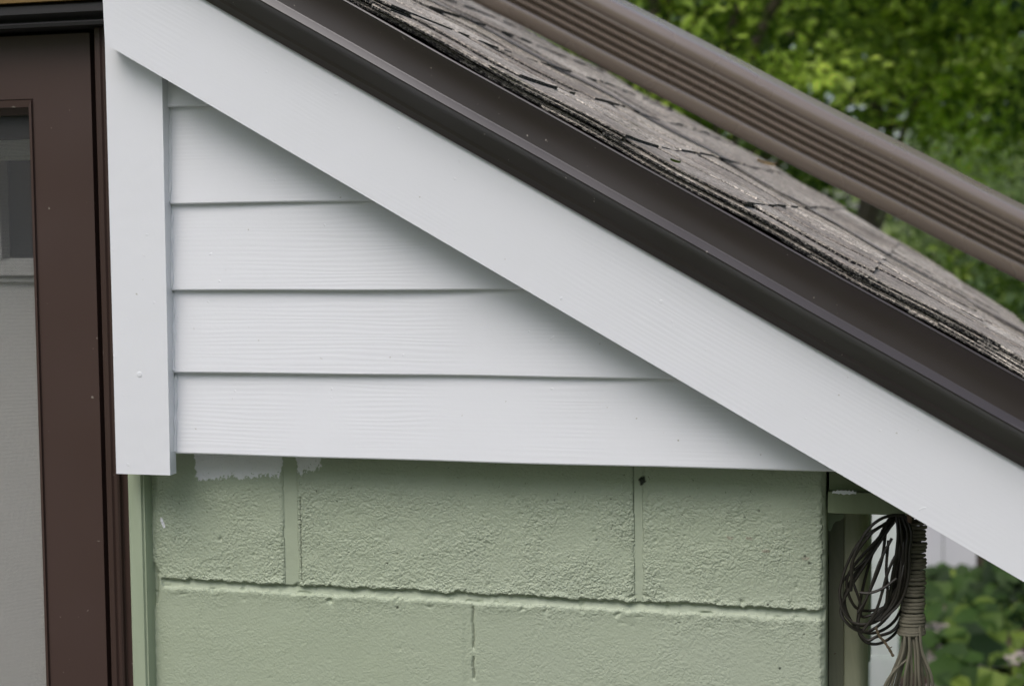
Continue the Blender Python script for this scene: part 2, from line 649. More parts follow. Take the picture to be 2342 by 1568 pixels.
def block_wall():
    xs = np.arange(XB0, XB1 + 1e-6, 0.00112)
    zs = np.concatenate([np.arange(ZG, -0.135, 0.012), np.arange(-0.135, 0.175, 0.00112), [0.19, 0.3]])
    X, Z = np.meshgrid(xs, zs)
    nx, nz = len(xs), len(zs)
    wob = 0.0022 * pnoise(X * 90, Z * 90, 3) + 0.0012 * pnoise(X * 260, Z * 260, 4)
    D = np.zeros_like(X)            # depth below the face (positive = into the wall)
    rough = 0.00018 * pnoise(X * 190, Z * 190, 11) + 0.0005 * pnoise(X * 75, Z * 75, 13) + 0.0004 * rng.random(X.shape)
    pits = np.clip(pnoise(X * 120, Z * 120, 21) - 0.40, 0, 1) * 0.006
    up = sstep(-0.004, 0.004, Z)
    near_joint = np.exp(-((Z - 0.0) / 0.018) ** 2)
    hj = np.exp(-((X - HJ1 - 0.014) / 0.014) ** 2) * up + np.exp(-((X - HJ2) / 0.016) ** 2) * up
    amp = up * 1.0 + (1 - up) * (0.28 + 0.35 * sstep(0.15, 0.6, X) * sstep(0.0, 0.12, -Z)) + 0.5 * near_joint + 0.5 * hj * up
    amp = amp * (1 - 0.30 * sstep(0.09, 0.15, Z)) * (1.0 + 1.1 * pnoise(X * 22, Z * 22, 24))
    AMP = np.clip(amp, 0, 1.6)
    D += -rough * amp + pits * (0.35 + 0.6 * up)
    # big soft lumps where mortar was smeared
    D -= 0.0016 * np.clip(pnoise(X * 45, Z * 45, 31), 0, 1) * near_joint
    jag = 0.0030 * pnoise(X * 55, Z * 0 + 0.5, 5) + 0.0022 * pnoise(X * 160, Z * 30, 6) + 0.0012 * pnoise(X * 380, Z * 60, 7)

    def bed_joint(z0):
        zz = Z - z0
        top, bot = 0.0052 + jag, -0.0054 + 0.8 * np.roll(jag, 37, axis=1)
        t = np.clip((top - zz) / (top - bot), 0, 1)      # 0 at the top edge, 1 at the bottom edge
        inside = sstep(-0.0006, 0.0006, top - zz) * sstep(-0.0008, 0.0008, zz - bot)
        prof = (0.0046 + 0.0018 * pnoise(X * 14, Z * 0 + 4, 26)) * (1 - t) ** 0.8 + 0.0004
        lip = -0.0011 * np.exp(-((zz - top - 0.002) / 0.003) ** 2) - 0.0004 * np.exp(-((zz - bot + 0.003) / 0.0035) ** 2)
        smooth = 0.00025 * pnoise(X * 120, Z * 260, 8)
        return inside, prof + smooth, lip * (0.3 + np.clip(1.6 * pnoise(X * 40, Z * 0, 9) + 0.4, 0, 1.4))

    endmask = sstep(XB0 + 0.012, XB0 + 0.018, X + 0.3 * wob)
    for z0 in (0.0, -0.203, -0.406, -0.609, -0.812, -1.015):
        ins, prof, lip = bed_joint(z0)
        ins = ins * endmask
        D = D * (1 - ins) + prof * ins + lip * endmask

    def head(x0, hw, depth, z0, z1, rgh):
        e = x0 + 0.0012 * pnoise(Z * 40, X * 0, 14) + 0.3 * wob
        ins = sstep(-0.003, 0.003, X - (e - hw)) * sstep(-0.0025, 0.0025, (e + hw) - X) * (0.9 + 0.25 * pnoise(X * 40, Z * 25, 25))
        ins = ins * sstep(z0 - 0.001, z0 + 0.001, Z) * sstep(z1 + 0.001, z1 - 0.001, Z)
        return ins, depth + rgh * rough
    for (x0, hw, dp, z0, z1, rg) in ((HJ1, 0.0098, 0.0017, 0.0044, 0.31, 0.5), (HJ2, 0.0062, 0.0016, 0.0044, 0.31, 0.6),
                                     (HJ3, 0.0062, 0.0007, -0.198, -0.0058, 0.6), (HJ3 + 0.406, 0.006, 0.001, -0.198, -0.0058, 0.5)):
        ins, d = head(x0, hw, dp, z0, z1, rg)
        D = D * (1 - ins) + d * ins
    for k, z0 in enumerate((-0.203, -0.406, -0.609, -0.812, -1.015)):
        for x0 in ((HJ1, HJ2) if k % 2 == 0 else (HJ3,)):
            ins, d = head(x0, 0.008, 0.002, z0 - 0.198, z0 - 0.006, 0.3)
            D = D * (1 - ins) + d * ins

    dirt = np.zeros_like(X)
    # crack beside the first head joint, broken crack along the lower one, cracks over the bed joint
    def crack(xc, z0, z1, wid, depth, breaks, seed):
        nonlocal D, dirt
        e = xc + 0.0016 * pnoise(Z * 60, X * 0 + seed, seed) + 0.0009 * pnoise(Z * 240, X * 0, seed + 1)
        on = sstep(breaks, breaks + 0.15, pnoise(Z * 38, X * 0 + 0.3, seed + 2) + 0.5) * sstep(z0, z0 + 0.004, Z) * sstep(z1, z1 - 0.004, Z)
        c = np.exp(-((X - e) / wid) ** 2) * on
        D = D + depth * c
        dirt = np.maximum(dirt, 0.55 * np.clip(c * 1.3 - 0.3, 0, 1))
    crack(HJ1 + 0.0122, 0.008, 0.16, 0.0009, 0.0016, 0.25, 41)
    crack(HJ3 + 0.0045, -0.13, -0.008, 0.0012, 0.0022, 0.42, 51)
    crack(HJ2 - 0.0050, 0.10, 0.16, 0.0007, 0.0008, 0.2, 61)
    # spalled spots near the joints
    sp = np.clip(pnoise(X * 75, Z * 130, 71) - 0.33, 0, 1) * near_joint
    D += 0.012 * sp
    # chipped left end by the bed joint
    cx = at(372, 1340, 0)
    dd = np.sqrt(((X - XB0) / 0.011) ** 2 + ((Z - cx[2]) / 0.030) ** 2)
    D += 0.0035 * sstep(1.15, 0.7, dd + 0.8 * wob / 0.002 * 0.12)
    edge = np.exp(-((X - XB0) / 0.006) ** 2)
    D += edge * 0.002 * (0.5 + pnoise(X * 100, Z * 110, 81))
    # right corner is worn round
    D += 0.004 * np.clip(1 - (XB1 - X + wob) / 0.006, 0, 1) ** 2
    # insect-like black lump on the second head joint, small dark pits, rusty flecks
    lump = at(1467, 1101, 0)
    q = np.sqrt(((X - lump[0]) / 0.0042) ** 2 + ((Z - lump[2]) / 0.0052) ** 2) + 0.5 * pnoise(X * 300, Z * 300, 91)
    dirt = np.maximum(dirt, sstep(1.0, 0.75, q))
    D -= 0.003 * sstep(1.0, 0.3, q)
    for (px, py, r) in ((1328, 1358, .0012), (1362, 1237, .0010), (1755, 1385, .0013), (1838, 1453, .0010), (905, 1392, .0016),
                        (882, 1290, .0012), (965, 1273, .0010), (905, 1268, .0009), (640, 1250, .0009), (520, 1330, .0010),
                        (1840, 1275, .0014), (1850, 1290, .0016), (1782, 1532, .0014), (1205, 1160, .001), (1265, 1145, .001), (1735, 1170, .001)):
        c = at(px, py, 0)
        q = np.hypot(X - c[0], Z - c[2]) / r + 0.4 * pnoise(X * 500, Z * 500, 93)
        dirt = np.maximum(dirt, 0.75 * sstep(1.2, 0.7, q))
        D += 0.0012 * sstep(1.2, 0.6, q)
    rust = np.zeros_like(X)
    for (px, py) in ((1668, 1232), (1712, 1233), (1752, 1262), (1842, 1279)):
        c = at(px, py, 0)
        q = np.hypot((X - c[0]) / 0.006, (Z - c[2]) / 0.0022) + 1.6 * np.abs(pnoise(X * 260, Z * 260, 97))
        rust = np.maximum(rust, sstep(1.2, 0.8, q))
    # white paint brushed past the bottom of the siding
    PXY = []
    paint = np.zeros_like(X)
    def smear(x0, x1, ytop, ybl, ybr):
        nonlocal paint
        a, b, c_, d_ = at(x0, 1045, 0)[0], at(x1, 1045, 0)[0], at(x0, ybl, 0)[2], at(x1, ybr, 0)[2]
        zb = c_ + (d_ - c_) * np.clip((X - a) / (b - a), 0, 1) + 0.006 * pnoise(X * 45, Z * 0 + 2, 15) + 0.0035 * pnoise(X * 160, Z * 0, 16) + 0.003 * pnoise(X * 400, Z * 60, 27)
        e = 0.0025 * pnoise(Z * 120, X * 0, 17) + 0.004 * pnoise(Z * 40, X * 0 + 3, 18)
        v = sstep(-0.006, 0.007, Z - zb) * 0.75 * sstep(-0.004, 0.004, X - a - e) * sstep(-0.003, 0.003, b + 0.6 * e - X)
        solid = sstep(0.008, 0.020, Z - zb) * 0.55
        paint = np.maximum(paint, v * (0.95 + solid) - 0.9 * np.clip(pnoise(X * 330, Z * 330, 20) - 0.12, 0, 1) * sstep(0.022, 0.004, Z - zb))
    smear(440, 639, 1045, 1103, 1092)
    smear(671, 730, 1045, 1088, 1078)
    c = at(367, 1197, 0)
    q = np.hypot((X - c[0] + 0.35 * (Z - c[2])) / 0.0022, (Z - c[2]) / 0.0075) + 0.7 * np.abs(pnoise(X * 300, Z * 300, 19))
    paint = np.maximum(paint, sstep(1.1, 0.7, q) * 1.3)
    Y = D + 0.006
    V = np.stack([X.ravel(), Y.ravel(), Z.ravel()], 1)
    i = np.arange(nz * nx).reshape(nz, nx)
    F = np.stack([i[:-1, :-1], i[:-1, 1:], i[1:, 1:], i[1:, :-1]], -1).reshape(-1, 4)
    # the return of the corner, running back along the side of the house
    col = i[:, -1]
    n0 = len(V)
    ys = [0.012, 0.03, 0.06, 0.1, 1.9]
    VV = [V]
    prev = col
    FF = [F]
    for k, y in enumerate(ys):
        ring = np.stack([np.full(nz, XB1 + (0.0015 if k < 4 else 0.0015)) , np.full(nz, y), zs], 1)
        VV.append(ring)
        idx = n0 + k * nz + np.arange(nz)
        FF.append(np.stack([prev[:-1], idx[:-1], idx[1:], prev[1:]], -1))
        prev = idx
    V = np.concatenate(VV)
    F = np.concatenate(FF)
    me = np_mesh('block_wall', V, F)
    for nm, arr in (('paint', paint), ('dirt', dirt), ('rust', rust), ('amp', AMP * (D < 0.0012))):
        a = me.attributes.new(nm, 'FLOAT', 'POINT')
        full = np.zeros(len(V), np.float32)
        full[:nx * nz] = arr.ravel()
        a.data.foreach_set('value', full)
    return me


part('block_wall', block_wall(), M_BLOCK)

# --- siding boards
YS = -0.030
butts_px = [243, 467, 664, 852, 1038]
bz = [at(420, y, YS)[2] for y in butts_px]
bz[4] = (at(402, 1038, YS)[2] + at(1880, 1078, YS)[2]) / 2
XC0 = at(392, 700, -0.03)[0]


def rake_x(z, n):
    return (n - z * cA) / sA


tops = [0.63] + [z + 0.012 for z in bz[:4]]
for k in range(5):
    zb, zt = bz[k], tops[k]
    t_bot, t_top = 0.0110, 0.004
    yb, yt = YS, YS + 0.0062
    prof = [(yb + t_bot, zb), (yb + 0.0016, zb), (yb + 0.0005, zb + 0.0005), (yb, zb + 0.0016), (yb + 0.00012, zb + 0.0035),
            (yb + 0.3 * (yt - yb), zb + 0.3 * (zt - zb)), (yb + 0.65 * (yt - yb), zb + 0.65 * (zt - zb)), (yt, zt), (yt + t_top, zt)]
    nseg = 40
    V, F = [], []
    x0 = XC0 - 0.02
    for i in range(nseg + 1):
        u = i / nseg
        for (y, z) in prof:
            xr = rake_x(z, 0.505)
            x = x0 + (xr - x0) * u
            wv = 0.0006 * math.sin(x * 9 + k * 2.1) + 0.0004 * math.sin(x * 23 + k)
            V.append((x, y + wv * 0.7, z + wv * 0.5))
    npf = len(prof)
    for i in range(nseg):
        for j in range(npf):
            a, b = i * npf + j, i * npf + (j + 1) % npf
            F.append((a, b, b + npf, a + npf))
    F.append(tuple(range(npf))[::-1])
    F.append(tuple(nseg * npf + j for j in range(npf)))
    me = mesh('siding', V, F, smooth=True)
    me.set_sharp_from_angle(angle=R(20))
    part('siding_board', me, MW_X)

# furring behind the siding closes the gap above the blocks
bm = bmesh.new()
add_quad_box(bm, [(XC0 - 0.02, bz[4] + 0.016), (rake_x(bz[4] + 0.016, 0.50), bz[4] + 0.016), (rake_x(0.62, 0.50), 0.62), (XC0 - 0.02, 0.62)], -0.0125, -0.004)
part('gable_sheathing', bm_mesh('sheathing', bm), MW_X)

# --- corner board
YC = -0.042
c_tl, c_bl, c_br, c_tr = at(240, 100, YC), at(266, 1083, YC), at(389, 1086, YC), at(373, 180, YC)
bm = bmesh.new()
xl = (c_tl[0] + c_bl[0]) / 2
xr0 = (c_br[0] + c_tr[0]) / 2
bot = (c_bl[2] + c_br[2]) / 2
add_quad_box(bm, [(c_bl[0], bot), (c_br[0], bot), (xr0 + 0.0005, 0.615), (c_tl[0], 0.655)], YC, -0.0265)
part('corner_board', bm_mesh('corner_board', bm, True, 0.0022, 3), MW_Z)

# --- rake board
YR = -0.065
N0, N1 = 0.4470, 0.5500
e_top, e_bot = at(234, 0, YR), at(240, 100, YR)
xcut = e_bot[0]
s_end = 0.84
nseg = 30
bm = bmesh.new()
zc0 = (N0 - xcut * sA) / cA
zc1 = (N1 - xcut * sA) / cA
p = [(xcut, zc0), sn3(s_end, N0, 0)[::2], sn3(s_end, N1, 0)[::2], (xcut - 0.003, zc1)]
add_quad_box(bm, p, YR, YR + 0.021)
part('rake_board', bm_mesh('rake_board', bm, True, 0.0018, 3), MW_S)

# filled nail heads under the paint
for (px, py, Y, rad_, mt) in ((319, 856, YC, .0040, MW_Z), (1512, 690, YR, .0024, MW_S)):
    c = at(px, py, Y)
    bm = bmesh.new()
    rings = []
    for (rr, dy) in ((1.0, 0.0002), (0.80, -0.00022), (0.40, -0.00030)):
        rings.append([bm.verts.new((c[0] + rad_ * rr * math.cos(k * math.pi / 8), c[1] + dy, c[2] + rad_ * rr * math.sin(k * math.pi / 8))) for k in range(16)])
    for r0, r1 in zip(rings, rings[1:]):
        for k in range(16):
            bm.faces.new((r0[k], r0[(k + 1) % 16], r1[(k + 1) % 16], r1[k]))
    bm.faces.new(rings[-1])
    part('nail_head', bm_mesh('nail_head', bm, True), mt)
# caulk between corner board and siding
bm = bmesh.new()
for k in range(1, 5):
    zlo, zhi = bz[k] + 0.003, bz[k - 1] - 0.003
    pts = []
    for i in range(15):
        t = i / 14
        z = zlo + (zhi - zlo) * t
        xe_ = c_br[0] + (xr0 - c_br[0]) * (z - bot) / (0.56 - bot)
        pts.append((xe_ + 0.0006 + 0.0006 * math.sin(z * 190 + k), YS + 0.0062 * t - 0.0002 + 0.0004 * math.sin(z * 310), z))
    tube(bm, pts, [0.0019 + 0.0006 * math.sin(q[2] * 260 + 2 * k) for q in pts], 8)
part('caulk_bead', bm_mesh('caulk', bm, True), MW_Z)

# --- brown metal rake trim
def trim_mesh():
    out = [(-0.0655, 0.5435), (-0.0690, 0.5440), (-0.0705, 0.5465), (-0.0745, 0.5510), (-0.0752, 0.5545), (-0.0850, 0.5665), (-0.0905, 0.5718), (-0.0935, 0.5740),
           (-0.0946, 0.5756), (-0.0938, 0.5768), (-0.0893, 0.5822), (-0.0888, 0.5834), (-0.0882, 0.5880), (-0.0876, 0.5940), (-0.0876, 0.6000), (-0.0882, 0.6060), (-0.0895, 0.6115),
           (-0.0910, 0.6160), (-0.0918, 0.6172), (-0.0912, 0.6186), (-0.0890, 0.6190), (-0.0600, 0.6175)]
    back = [(-0.0600, 0.6160), (-0.046, 0.6160), (-0.046, 0.5510), (-0.0655, 0.5510)]
    prof = out + back
    ss = np.linspace(-0.75, 0.85, 80)
    V, F = [], []
    for s in ss:
        w = 0.0005 * math.sin(s * 11) + 0.0004 * math.sin(s * 29 + 1)
        for (y, n) in prof:
            k = 1.0 if n > 0.555 else 0.3
            V.append(sn3(s, n + w * 0.4 * k, y + w * k))
    m_ = len(prof)
    for i in range(len(ss) - 1):
        for j in range(m_):
            a, b = i * m_ + j, i * m_ + (j + 1) % m_
            F.append((a, a + m_, b + m_, b))
    F.append(tuple(range(m_)))
    F.append(tuple((len(ss) - 1) * m_ + j for j in range(m_))[::-1])
    me = mesh('rake_trim', V, F, smooth=True)
    me.set_sharp_from_angle(angle=R(14))
    return me


part('rake_trim', trim_mesh(), M_TRIM)

# --- roof: two layers of laminated shingles
def far_n(s):
    return np.interp(s, [-1.2, -0.3, 0.0, 0.38, 0.58, 0.80, 1.1], [0.674, 0.673, 0.670, 0.655, 0.642, 0.619, 0.585])


def roof_n(s, y):
    g = sstep(-0.05, 1.95, np.asarray(y, float)) ** 0.85
    base = 0.6195
    return base + g * (far_n(s) + 0.004 - 0.016 - base) + 0.0022 * math.sin(3.1 * float(y) + 4 * float(s)) * float(sstep(0.1, 0.5, y))


def roof_mesh():
    r = random.Random(5)
    V, F, MI = [], [], []
    TH = 0.0036
    YEND = 1.95

    TONE = []

    def slab(s0, s1, y0, y1, off, l0, l1, th, droop, tone, curl=0.0):
        """one shingle piece: upper end s0, butt s1; underside rises from l0 to l1 above the roof surface"""
        ns, ny = 7, max(2, int((y1 - y0) / 0.07) + 1)
        jit = [r.uniform(-0.0012, 0.0012) for _ in range(ny + 1)]
        b0 = len(V)
        ejit = [r.uniform(-0.0006, 0.0006) for _ in range(ns + 1)]
        # layers: 0 underside, 1 top; row -1 of layer 2 is the worn, granule covered rim on the rake side
        for layer, hh, inset in ((0, 0.0, 0.0), (1, 1.0, 0.0)):
            for j in range(ny + 1):
                y = y0 + (y1 - y0) * j / ny
                for i in range(ns + 1):
                    u = i / ns
                    s = s0 + (s1 - s0) * u
                    n = float(roof_n(s, y)) + off + l0 + (l1 - l0) * u + hh * th
                    n += 0.0011 * math.sin(s * 31 + y * 7) - droop * max(0, 1 - (y - y0) / 0.05) * u + curl * u ** 3
                    yy = y
                    if j in (0, ny):
                        yy += 0.0007 * math.sin(17 * s + 120 * y0) + ejit[i]
                    if j == 0 and layer == 1:
                        yy += 0.0011
                    V.append(sn3(s + (jit[j] if i == ns else 0), n, yy))
        c0 = len(V)
        for i in range(ns + 1):
            u = i / ns
            s = s0 + (s1 - s0) * u
            n = float(roof_n(s, y0)) + off + l0 + (l1 - l0) * u + 0.55 * th + 0.0011 * math.sin(s * 31 + y0 * 7) - droop * u + curl * u ** 3
            V.append(sn3(s, n + r.uniform(-0.0004, 0.0004), y0 + 0.0007 * math.sin(17 * s + 120 * y0) + ejit[i] - 0.0002))
        TONE.extend([tone] * (len(V) - b0))

        def ix(l, j, i):
            return b0 + l * (ny + 1) * (ns + 1) + j * (ns + 1) + i
        for j in range(ny):
            for i in range(ns):
                F.append((ix(1, j, i), ix(1, j, i + 1), ix(1, j + 1, i + 1), ix(1, j + 1, i))); MI.append(0)
                F.append((ix(0, j, i), ix(0, j + 1, i), ix(0, j + 1, i + 1), ix(0, j, i + 1))); MI.append(1)
        for i in range(ns):
            F.append((ix(0, 0, i), ix(0, 0, i + 1), c0 + i + 1, c0 + i)); MI.append(1)
            F.append((c0 + i, c0 + i + 1, ix(1, 0, i + 1), ix(1, 0, i))); MI.append(0)
            F.append((ix(0, ny, i), ix(1, ny, i), ix(1, ny, i + 1), ix(0, ny, i + 1))); MI.append(1)
        for j in range(ny):
            F.append((ix(0, j, ns), ix(0, j + 1, ns), ix(1, j + 1, ns), ix(1, j, ns))); MI.append(1)
            F.append((ix(0, j, 0), ix(1, j, 0), ix(1, j + 1, 0), ix(0, j + 1, 0))); MI.append(1)

    EXP = 0.140
    for k in range(-11, 4):
        s1 = min(0.382 + EXP * k, 0.86)
        # old roofing below, only its rake edge can be seen
        y0 = -0.0785 + r.uniform(-0.002, 0.004)
        slab(s1 - 0.06 - 0.31, s1 - 0.06, y0, 0.35, 0.0, 0.0, 0.0022, 0.0030, 0.0, 0.4)
        slab(s1 - 0.09 - 0.25, s1 - 0.025, y0 + r.uniform(-0.001, 0.003), 0.3, 0.0, 0.0030, 0.0034, 0.0030, 0.0, 0.6)
        # new roofing: a full-width base strip, then the thicker teeth on it
        y0 = -0.0795 + r.uniform(-0.003, 0.003)
        slab(s1 - 0.30, s1, y0, YEND + r.uniform(-0.02, 0.02), 0.0062, 0.0, 0.0042, 0.0034, 0.0006, r.uniform(0.3, 0.6))
        y = y0 - 0.001 if k % 3 else y0 + r.uniform(0.05, 0.15)
        while y < YEND - 0.05:
            wdt = r.choice((0.035, 0.055, 0.08, 0.11, 0.14)) * r.uniform(0.85, 1.2)
            if y < 0:
                wdt = r.uniform(0.14, 0.22)
            slab(s1 - 0.158, s1 + r.uniform(-0.002, 0.003), y, min(y + wdt, YEND), 0.0062, 0.0056, 0.0077, 0.0029 + r.uniform(0, 0.0016), 0.0, r.random(), r.uniform(0, 0.0012))
            y += wdt + r.choice((0.015, 0.03, 0.05, 0.09)) * r.uniform(0.8, 1.2)
    me = mesh('roof', V, F, smooth=False, mi=MI)
    ta = me.attributes.new('tone', 'FLOAT', 'POINT')
    ta.data.foreach_set('value', np.array(TONE, np.float32))
    return me


roof_o = part('roof', roof_mesh(), [M_SH, M_SHE])
# roof deck and the eave fascia below the shingles
bm = bmesh.new()
add_prism(bm, [(-1.15, 0.553), (0.81, 0.553), (0.81, 0.6125), (-1.15, 0.6125)], -0.0455, 1.93, lambda u, v, t: sn3(u, v, t))
part('roof_deck', bm_mesh('deck', bm), M_GW_TOP)

# --- downspout crossing above the roof
def downspout():
    B1, B2 = Vector(at(1070, 0, 0.55)), Vector(at(2342, 650, 0.76))
    T1 = Vector(at(1420, 0, 0.55))
    d = (B2 - B1).normalized()
    up = Vector((sA, 0.0, cA))
    up = (up - d * up.dot(d)).normalized()
    TIP = R(-13)          # the pipe is rolled a little, its upper side towards the front
    back = d.cross(up)
    if back.y < 0:
        back = -back
    up, back = up * math.cos(TIP) - back * math.sin(TIP) * -1, back * math.cos(TIP) - up * math.sin(TIP)
    Hh, Dd = 0.0905, 0.075
    prof = []
    # front face, bottom to top, with five corrugations, then rounded top, back, bottom
    prof += [(0.006, 0.0), (0.0018, 0.0022), (0.0, 0.007)]
    prof += [(-0.0008, 0.014), (-0.0002, 0.0195)]
    g = 0.0235
    for i in range(4):
        prof += [(0.0042, g), (0.0060, g + 0.0024), (0.0042, g + 0.0048), (0.0006, g + 0.0066), (0.0004, g + 0.0090)]
        g += 0.0112
    prof += [(0.0020, g), (0.0010, g + 0.003)]
    R0 = Hh - (g + 0.005)
    for i in range(0, 10):
        a = i / 9 * math.pi / 2
        rr = R0 * 0.98
        prof.append((0.0 + rr * (1 - math.cos(a)), g + 0.005 + rr * math.sin(a)))
    prof += [(Dd - 0.012, Hh), (Dd - 0.003, Hh - 0.004), (Dd, Hh - 0.012), (Dd, 0.012), (Dd - 0.004, 0.003), (Dd - 0.012, 0.0)]
    ts = np.linspace(-0.62, 1.45, 70)
    V, F = [], []
    m_ = len(prof)
    for t in ts:
        w = 0.0006 * math.sin(t * 9) + 0.0004 * math.sin(t * 21)
        for (y, h) in prof:
            V.append(B1 + d * t + up * (h + w) + back * (y + w * 0.6))
    for i in range(len(ts) - 1):
        for j in range(m_):
            a, b = i * m_ + j, i * m_ + (j + 1) % m_
            F.append((a, a + m_, b + m_, b))
    F.append(tuple(range(m_)))
    F.append(tuple((len(ts) - 1) * m_ + j for j in range(m_))[::-1])
    me = mesh('downspout', V, F, smooth=True)
    me.set_sharp_from_angle(angle=R(50))
    bm = bmesh.new()
    bm.from_mesh(me)
    bmesh.ops.recalc_face_normals(bm, faces=bm.faces)
    bm.to_mesh(me)
    bm.free()
    return me, B1, d, up, back


me, B1, dsd, dsu, dsb = downspout()
part('downspout', me, M_SPOUT)

# --- door side
YJ = -0.004
bm = bmesh.new()
# jamb: from the black gap to the corner board, and its stepped trim below the corner board
def vline(x_top, y_top, x_bot, y_bot, Y):
    a, b = at(x_top, y_top, Y), at(x_bot, y_bot, Y)
    return (a[0] + b[0]) / 2


XJ0 = vline(213, 80, 254, 1560, -0.006)
XJ1 = vline(246, 1090, 263, 1560, -0.006) * 0 + at(281, 1320, -0.006)[0]
XJ2 = at(300, 1320, -0.004)[0]
XG1 = at(338, 1320, -0.008)[0]
ZTOP = at(212, 64, -0.006)[2]
prof = [(XJ0, 0.05), (XJ0, -0.004), (XJ0 + 0.002, -0.006), (XJ0 + 0.008, -0.0065), (XJ0 + 0.010, -0.0045), (XJ0 + 0.0125, -0.0045), (XJ0 + 0.0140, -0.0085), (XJ0 + 0.0150, -0.0095),
        (XJ1 - 0.002, -0.0095), (XJ1, -0.0080), (XJ1 + 0.0004, -0.0035), (XJ1 + 0.0012, -0.0025), (XJ2 - 0.0008, -0.0028), (XJ2, -0.001), (XJ2, 0.05)]
V, F = [], []
zz = np.linspace(ZG + 0.02, ZTOP, 30)
for z in zz:
    for (x, y) in prof:
        V.append((x, y, z))
m_ = len(prof)
for i in range(len(zz) - 1):
    for j in range(m_):
        a, b = i * m_ + j, i * m_ + (j + 1) % m_
        F.append((a, b, b + m_, a + m_))
F.append(tuple(range(m_))[::-1])
F.append(tuple((len(zz) - 1) * m_ + j for j in range(m_)))
me = mesh('jamb', V, F, smooth=True)
me.set_sharp_from_angle(angle=R(30))
frame = part('door_frame', me, M_JAMB)

# green moulding strip between frame and blocks
bm = bmesh.new()
add_prism(bm, [(XJ2 + 0.0006, 0.05), (XJ2 + 0.0006, -0.0065), (XJ2 + 0.003, -0.0085), (XG1 - 0.006, -0.0085), (XG1 - 0.0045, -0.0060), (XG1 - 0.0028, -0.0060), (XG1 - 0.0016, -0.0020), (XG1, 0.004), (XG1, 0.05)],
          ZG + 0.02, at(320, 1040, -0.008)[2] + 0.05, lambda u, v, t: (u, v, t))
part('door_moulding', bm_mesh('moulding', bm, True, 0.0006, 2), M_GW_STRIP)

# header: stepped dark profile above the door, running left out of the picture
def Zr(px_l, px_r, Y):
    return (at(0, px_l, Y)[2] + at(234, px_r, Y)[2]) / 2


XL = -1.25
XR = at(239, 60, -0.03)[0] + 0.03
z_y = Zr(14, 2, -0.030)
z_a = Zr(37, 27, -0.030)
z_b = Zr(58, 45, -0.016)
z_c = Zr(67, 55, -0.022)
bm = bmesh.new()
add_prism(bm, [(0.05, z_y), (-0.028, z_y), (-0.030, z_y - 0.002), (-0.030, z_a + 0.001), (-0.028, z_a), (-0.020, z_a - 0.002), (-0.0165, z_a - 0.005), (-0.016, z_b + 0.001),
               (-0.022, z_b), (-0.0235, z_b - 0.002), (-0.0225, z_c), (0.05, z_c)], XL, XR, lambda u, v, t: (t, u, v))
part('door_header', bm_mesh('header', bm, True), M_HEAD, frame)

# yellow wood above the header
bm = bmesh.new()
add_box(bm, XL, XR - 0.004, -0.034, 0.05, z_y + 0.002, z_y + 0.17)
part('eave_plank', bm_mesh('plank', bm, False, 0.002), M_YELLOW)

# storm door leaf with the screen opening
YD = 0.006
XD1 = (at(203, 75, YD)[0] + at(247, 1560, YD)[0]) / 2
ZD1 = (at(0, 85, YD)[2] + at(203, 75, YD)[2]) / 2
XO1 = (at(77, 226, YD)[0] + at(113, 1500, YD)[0]) / 2
XO1 = at(84, 500, YD)[0]
ZO1 = (at(0, 229, YD)[2] + at(77, 226, YD)[2]) / 2
XD0 = XD1 - 0.86
XO0 = XD0 + (XD1 - XO1)
ZD0 = ZG + 0.04
ZO0 = ZG + 0.30


def ring(bm, xo0, xo1, zo0, zo1, xi0, xi1, zi0, zi1, yo, yi, yb):
    """a mitred frame with front depth yo at the outside and yi at the inside"""
    o = [(xo0, zo0), (xo1, zo0), (xo1, zo1), (xo0, zo1)]
    i = [(xi0, zi0), (xi1, zi0), (xi1, zi1), (xi0, zi1)]
    vo = [bm.verts.new((x, yo, z)) for x, z in o]
    vi = [bm.verts.new((x, yi, z)) for x, z in i]
    wo = [bm.verts.new((x, yb, z)) for x, z in o]
    wi = [bm.verts.new((x, yb, z)) for x, z in i]
    for k in range(4):
        j = (k + 1) % 4
        bm.faces.new((vo[k], vo[j], vi[j], vi[k]))
        bm.faces.new((vi[k], vi[j], wi[j], wi[k]))
        bm.faces.new((vo[j], vo[k], wo[k], wo[j]))
        bm.faces.new((wo[k], wi[k], wi[j], wo[j]))


bm = bmesh.new()
ring(bm, XD0, XD1, ZD0, ZD1, XO0, XO1, ZO0, ZO1, YD, YD, YD + 0.032)
door = part('storm_door', bm_mesh('storm_door', bm, True, 0.0012, 2), M_DOOR)
bm = bmesh.new()
# moulded bead round the opening: groove, round, step down to the screen
W1, W2, W3 = 0.0016, 0.0055, 0.0085
ring(bm, XO0 + 0.0004, XO1 - 0.0004, ZO0 + 0.0004, ZO1 - 0.0004, XO0 + W1, XO1 - W1, ZO0 + W1, ZO1 - W1, YD + 0.0016, YD + 0.0002, YD + 0.02)
ring(bm, XO0 + W1, XO1 - W1, ZO0 + W1, ZO1 - W1, XO0 + W2, XO1 - W2, ZO0 + W2, ZO1 - W2 - 0.004, YD - 0.0022, YD - 0.0012, YD + 0.02)
ring(bm, XO0 + W2, XO1 - W2, ZO0 + W2, ZO1 - W2 - 0.004, XO0 + W3, XO1 - W3, ZO0 + W3, ZO1 - W3 - 0.009, YD + 0.004, YD + 0.008, YD + 0.02)
part('panel_moulding', bm_mesh('panel_moulding', bm, False, 0.0005, 2), M_DOOR, door)
bm = bmesh.new()
